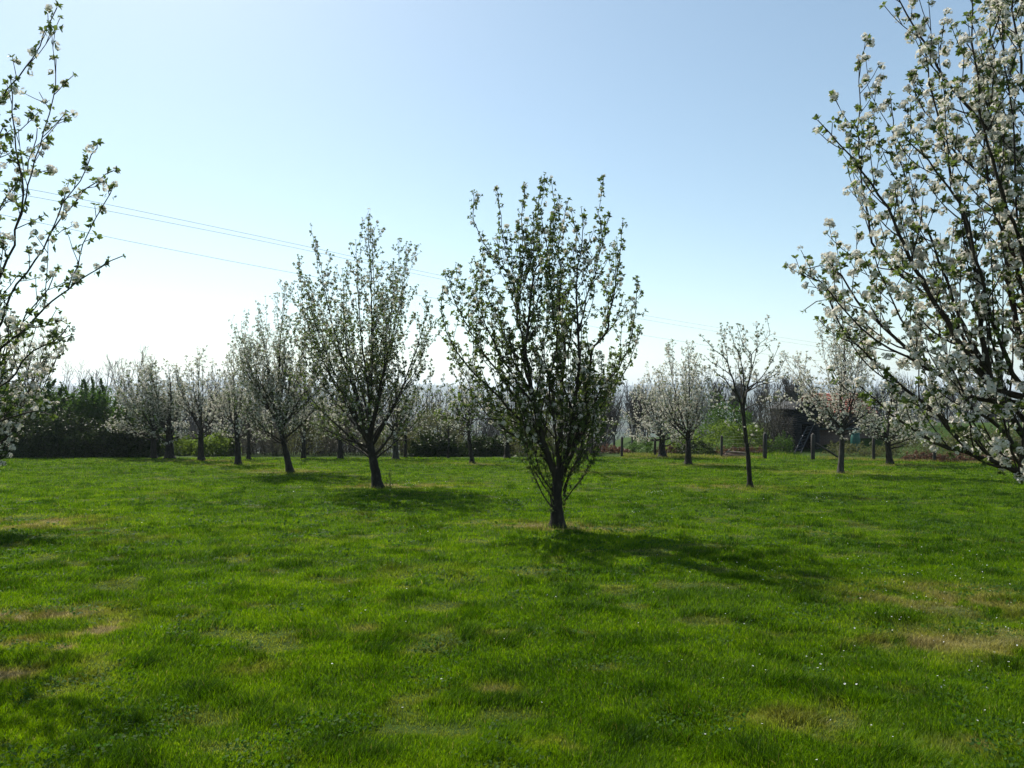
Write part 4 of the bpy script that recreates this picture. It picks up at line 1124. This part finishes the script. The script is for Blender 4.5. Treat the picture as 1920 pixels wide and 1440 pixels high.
rfa = ramp(n, [(.2, (.03, .05, .02)), (.5, (.05, .07, .03)), (.8, (.09, .09, .05))]); l.new(nf.outputs['Color'], rfa.inputs[0])
rfb = ramp(n, [(.47, (.02, .03, .014)), (.53, (1, 1, 1))]); l.new(nf2.outputs['Fac'], rfb.inputs[0])
mf = n.new('ShaderNodeMix'); mf.data_type = 'RGBA'; mf.blend_type = 'MULTIPLY'; mf.inputs[0].default_value = .85
l.new(rfa.outputs[0], mf.inputs[6]); l.new(rfb.outputs[0], mf.inputs[7])
far = n.new('ShaderNodeAttribute'); far.attribute_name = 'far'
mm = n.new('ShaderNodeMix'); mm.data_type = 'RGBA'; l.new(far.outputs['Fac'], mm.inputs[0]); l.new(mg.outputs[2], mm.inputs[6]); l.new(mf.outputs[2], mm.inputs[7])
l.new(mm.outputs[2], b.inputs['Base Color']); l.new(b.outputs[0], out.inputs['Surface'])
ground = mesh_np('ground', np.stack([gx, gy, gzv], 1), [q], m_g, attrs={'dry': dry_map(gx, gy), 'far': smooth(60, 160, np.hypot(gx, gy))}, smooth_shade=True)
tag(ground, kind='structure')

# ------------------------------------------------------------------ lawn grass
rs = np.random.RandomState(4)
NB = 1500000
d0, d1 = 2.6, 37.5
y = d0 * (d1 / d0) ** rs.rand(NB)
x = (rs.rand(NB) * 2 - 1) * (y * .76 + .9)
edge = lawn_edge(x)
keep = (y < edge + .5 * (vnoise(x * 1.7, x * 0, 3) - .5))
x = x[keep]; y = y[keep]; n_ = len(x)
dry = dry_map(x, y)
tall = fbm(x / .30, y / .22, 41, 3); med = fbm(x / 1.7, y / 1.2, 43, 2)
tuft = smooth(.58, .74, tall)
bare = smooth(.24, .36, fbm(x / .55, y / .4, 47, 3))
h = (.022 + .016 * med + .030 * tuft) * (.65 + .7 * rs.rand(n_)) * (1 - .45 * dry) * (.35 + .65 * bare)
h = h * (1 + .02 * np.clip(y - 8, 0, 20) / 4)
w = (.0024 + .0016 * rs.rand(n_)) * np.clip(y / 3.6, 1, None) ** .8
z = ground_z(x, y)
ang = rs.rand(n_) * 2 * math.pi
la = fbm(x / .6 + 5, y / .6, 51, 2) * 2 * math.pi * 1.7
lean = h * (.25 + .75 * rs.rand(n_) ** 1.5)
lx = np.cos(la) * .45 + np.cos(ang * 3.3); ly = np.sin(la) * .45 + np.sin(ang * 3.3)
ca, sa = np.cos(ang) * w / 2, np.sin(ang) * w / 2
V = np.empty((n_, 5, 3), np.float32)
V[:, 0] = np.stack([x - ca, y - sa, z - .004], 1); V[:, 1] = np.stack([x + ca, y + sa, z - .004], 1)
mx_, my_ = x + lx * lean * .35, y + ly * lean * .35
V[:, 2] = np.stack([mx_ + ca * .8, my_ + sa * .8, z + h * .6], 1); V[:, 3] = np.stack([mx_ - ca * .8, my_ - sa * .8, z + h * .6], 1)
V[:, 4] = np.stack([x + lx * lean, y + ly * lean, z + h], 1)
idx = np.arange(n_)[:, None] * 5
quads = idx + np.array([[0, 1, 2, 3]]); tris = idx + np.array([[3, 2, 4]])
tone = np.clip(.5 + .5 * (fbm(x / 3.1, y / 2.4, 61, 3) - .5) + .85 * (fbm(x / .4, y / .26, 63, 3) - .5) + .24 * rs.normal(size=n_) - .32 * tuft, 0, 1)  # shade pockets put into the blade colour: darker tufts, stronger fine contrast
strand = np.clip(dry + (rs.rand(n_) < .02) * .6 + .25 * (1 - bare), 0, 1)
m_gr, n, l = new_mat('grass_blade')
out = n.new('ShaderNodeOutputMaterial')
a1 = n.new('ShaderNodeAttribute'); a1.attribute_name = 'tone'; a2 = n.new('ShaderNodeAttribute'); a2.attribute_name = 'dry'
rg = ramp(n, [(0, (.015, .044, .002)), (.5, (.062, .134, .003)), (1, (.122, .205, .006))]); l.new(a1.outputs['Fac'], rg.inputs[0])
rd = ramp(n, [(0, (.17, .14, .05)), (.5, (.32, .26, .11)), (1, (.46, .39, .20))]); l.new(a1.outputs['Fac'], rd.inputs[0])
mc = n.new('ShaderNodeMix'); mc.data_type = 'RGBA'; l.new(a2.outputs['Fac'], mc.inputs[0]); l.new(rg.outputs[0], mc.inputs[6]); l.new(rd.outputs[0], mc.inputs[7])
b = n.new('ShaderNodeBsdfPrincipled'); b.inputs['Roughness'].default_value = .6; b.inputs['Specular IOR Level'].default_value = .08
l.new(mc.outputs[2], b.inputs['Base Color'])
t = n.new('ShaderNodeBsdfTranslucent')
mt = n.new('ShaderNodeMix'); mt.data_type = 'RGBA'; mt.blend_type = 'MULTIPLY'; mt.inputs[0].default_value = 1
l.new(mc.outputs[2], mt.inputs[6]); mt.inputs[7].default_value = (2.3, 2.15, .5, 1)
mt2 = n.new('ShaderNodeMix'); mt2.data_type = 'RGBA'; l.new(a2.outputs['Fac'], mt2.inputs[0]); l.new(mt.outputs[2], mt2.inputs[6]); l.new(mc.outputs[2], mt2.inputs[7])
l.new(mt2.outputs[2], t.inputs['Color'])
ms = n.new('ShaderNodeMixShader'); ms.inputs[0].default_value = .42; l.new(b.outputs[0], ms.inputs[1]); l.new(t.outputs[0], ms.inputs[2]); l.new(ms.outputs[0], out.inputs['Surface'])
grass = mesh_np('lawn_grass', V.reshape(-1, 3), [quads, tris], m_gr, attrs={'tone': np.repeat(tone, 5), 'dry': np.repeat(strand, 5)})
tag(grass, 'mown green lawn grass with dry patches', 'grass', kind='stuff')

# rough straw and long grass along the fence and in the gateway
nv = 26000
x = rs.uniform(5.5, 30, nv); y = lawn_edge(x) + rs.rand(nv) ** 1.5 * 2.2 - .15
gate = (x > 11.6) & (x < 14.2)
y = np.where(gate, lawn_edge(x) + rs.rand(nv) * 7.5, y)
z = ground_z(x, y); h = np.where(gate, .16, .11) * (.4 + rs.rand(nv) * .9); w = .014 + .01 * rs.rand(nv)
ang = rs.rand(nv) * 6.28; ca, sa = np.cos(ang) * w / 2, np.sin(ang) * w / 2; a2_ = rs.rand(nv) * 6.28; ll = h * .5 * rs.rand(nv)
V = np.stack([np.stack([x - ca, y - sa, z], 1), np.stack([x + ca, y + sa, z], 1), np.stack([x + np.cos(a2_) * ll, y + np.sin(a2_) * ll, z + h], 1)], 1)
dr = np.where(gate, (rs.rand(nv) < .12) * .8, np.clip(.45 + .5 * rs.normal(size=nv), 0, 1))
FEET = [base_at(*p) for p in ((1045, 990), (708, 915), (545, 886), (446, 871), (377, 863.5), (1407, 916), (1576, 888), (1669, 871), (1290, 871), (1242, 858), (886, 869), (1078, 885), (742, 861))]
fx, fy = [], []
for p_ in FEET:
    a_ = rs.rand(420) * 6.28; r_2 = .1 + .28 * rs.rand(420) ** 1.6
    fx.append(p_[0] + np.cos(a_) * r_2); fy.append(p_[1] + np.sin(a_) * r_2)
fx = np.concatenate(fx); fy = np.concatenate(fy); nf_ = len(fx); fz = ground_z(fx, fy)
fh = .04 + .09 * rs.rand(nf_) ** 1.5; fw = .006 + .004 * rs.rand(nf_); fa = rs.rand(nf_) * 6.28; fc, fs = np.cos(fa) * fw / 2, np.sin(fa) * fw / 2; fl = fh * .6 * rs.rand(nf_); fb = rs.rand(nf_) * 6.28
V = np.concatenate([V, np.stack([np.stack([fx - fc, fy - fs, fz], 1), np.stack([fx + fc, fy + fs, fz], 1), np.stack([fx + np.cos(fb) * fl, fy + np.sin(fb) * fl, fz + fh], 1)], 1)])
dr = np.concatenate([dr, (rs.rand(nf_) < .4) * .8]); nv += nf_
verge = mesh_np('verge_grass', V.reshape(-1, 3), [np.arange(nv * 3).reshape(-1, 3)], m_gr, attrs={'tone': np.repeat(rs.rand(nv) * .8 + .1, 3), 'dry': np.repeat(dr, 3)})
tag(verge, 'longer straw-coloured and green grass at the fence foot, gateway and tree feet', 'grass', kind='stuff')

# clover and low weeds in the turf
nc_ = 26000
y = 2.8 * (16 / 2.8) ** rs.rand(nc_ * 3); x = (rs.rand(nc_ * 3) * 2 - 1) * (y * .76 + .5)
k = fbm(x / .5 + 40, y / .35, 91, 3) > .62
x = x[k][:nc_]; y = y[k][:nc_]; nn = len(x)
z = ground_z(x, y) + .014 + .022 * rs.rand(nn)
sc = (.006 + .006 * rs.rand(nn)) * np.clip(y / 5, 1, 3)
nrm = rs.normal(size=(nn, 3)) * .6 + [0, 0, 1]; nrm /= np.linalg.norm(nrm, axis=1, keepdims=True)
ux = np.cross(nrm, rs.normal(size=(nn, 3))); ux /= np.linalg.norm(ux, axis=1, keepdims=True); uy = np.cross(nrm, ux)
P = np.stack([x, y, z], 1)
a6 = np.arange(6) * math.pi / 3
V = P[:, None, :] + sc[:, None, None] * (np.cos(a6)[None, :, None] * ux[:, None, :] + np.sin(a6)[None, :, None] * uy[:, None, :] * .8)
M_CLO = leaf_mat('clover_leaf', [(.15, (.02, .055, .004)), (.5, (.035, .085, .006)), (.85, (.055, .12, .01))], (.08, .2, .02), .4, rough=.7)
clover = mesh_np('clover', V.reshape(-1, 3), [np.arange(nn * 6).reshape(-1, 6)], M_CLO)
tag(clover, 'clover and low weeds growing through the lawn', 'clover', kind='stuff')

# daisies: petals as a little star of faces round a yellow eye
def daisies():
    P = []
    def put(px, py, n, sx_, sy_):
        for _ in range(n):
            p = base_at(px + rs.normal() * sx_, max(864, py + rs.normal() * sy_)); P.append(p)
    put(1232, 927, 34, 14, 2.2); put(1530, 935, 12, 14, 2); put(1340, 1050, 16, 60, 18); put(1450, 1075, 14, 60, 20); put(900, 930, 20, 60, 12); put(780, 905, 30, 40, 10)
    put(1800, 1150, 70, 110, 60); put(1700, 1060, 90, 160, 40); put(1000, 1060, 30, 200, 40); put(1300, 950, 70, 300, 30); put(200, 1000, 25, 200, 40)
    put(1850, 1330, 12, 90, 60)
    put(1500, 1200, 50, 260, 80); put(700, 1130, 20, 300, 60); put(1500, 890, 60, 250, 8); put(560, 930, 30, 200, 25); put(1600, 1300, 22, 250, 50)
    P = np.array(P); n = len(P); P[:, 2] += .035 + .02 * rs.rand(n)
    d = P[:, 1]; keep = rs.rand(n) < .95; P = P[keep]; d = d[keep]; n = len(P); s = (.0036 + .003 * rs.rand(n)) * np.clip(d / 9, 1, 1.9)
    nrm = rs.normal(size=(n, 3)) * .35 + [0, 0, 1]; nrm /= np.linalg.norm(nrm, axis=1, keepdims=True)
    ux = np.cross(nrm, rs.normal(size=(n, 3))); ux /= np.linalg.norm(ux, axis=1, keepdims=True); uy = np.cross(nrm, ux)
    V = []; m = 8
    for k in range(m):
        a = 2 * math.pi * k / m; c = np.cos(a) * ux + np.sin(a) * uy; e = -np.sin(a) * ux + np.cos(a) * uy; S = s[:, None]
        V.append(np.stack([P + c * S * .2, P + c * S * .75 + e * S * .28, P + c * S * 1.1 + nrm * S * .1, P + c * S * .75 - e * S * .28], 1))
    return np.concatenate(V)
M_DAISY = leaf_mat('daisy_petal', [(.1, (.75, .74, .72)), (.5, (.8, .8, .79)), (.9, (.85, .85, .84))], (.8, .8, .75), .2)
V = daisies()
ds = mesh_np('daisies', V.reshape(-1, 3), [np.arange(len(V) * 4).reshape(-1, 4)], M_DAISY)
tag(ds, 'tiny white daisies scattered through the lawn', 'daisies', kind='stuff')

# ------------------------------------------------------------------ haze
mh, n, l = new_mat('haze_air')
out = n.new('ShaderNodeOutputMaterial'); pv = n.new('ShaderNodeVolumePrincipled')
pv.inputs['Color'].default_value = (.78, .88, 1.0, 1); pv.inputs['Density'].default_value = 2.2e-4; pv.inputs['Anisotropy'].default_value = .3
l.new(pv.outputs[0], out.inputs['Volume'])
m = MB(); m.box(-12500, 12500, -2500, 12500, -60, 190)
hz = m.build('haze', mh); tag(hz, kind='stuff')
hz['label'] = 'pale blue haze over the valley'; hz['category'] = 'haze'
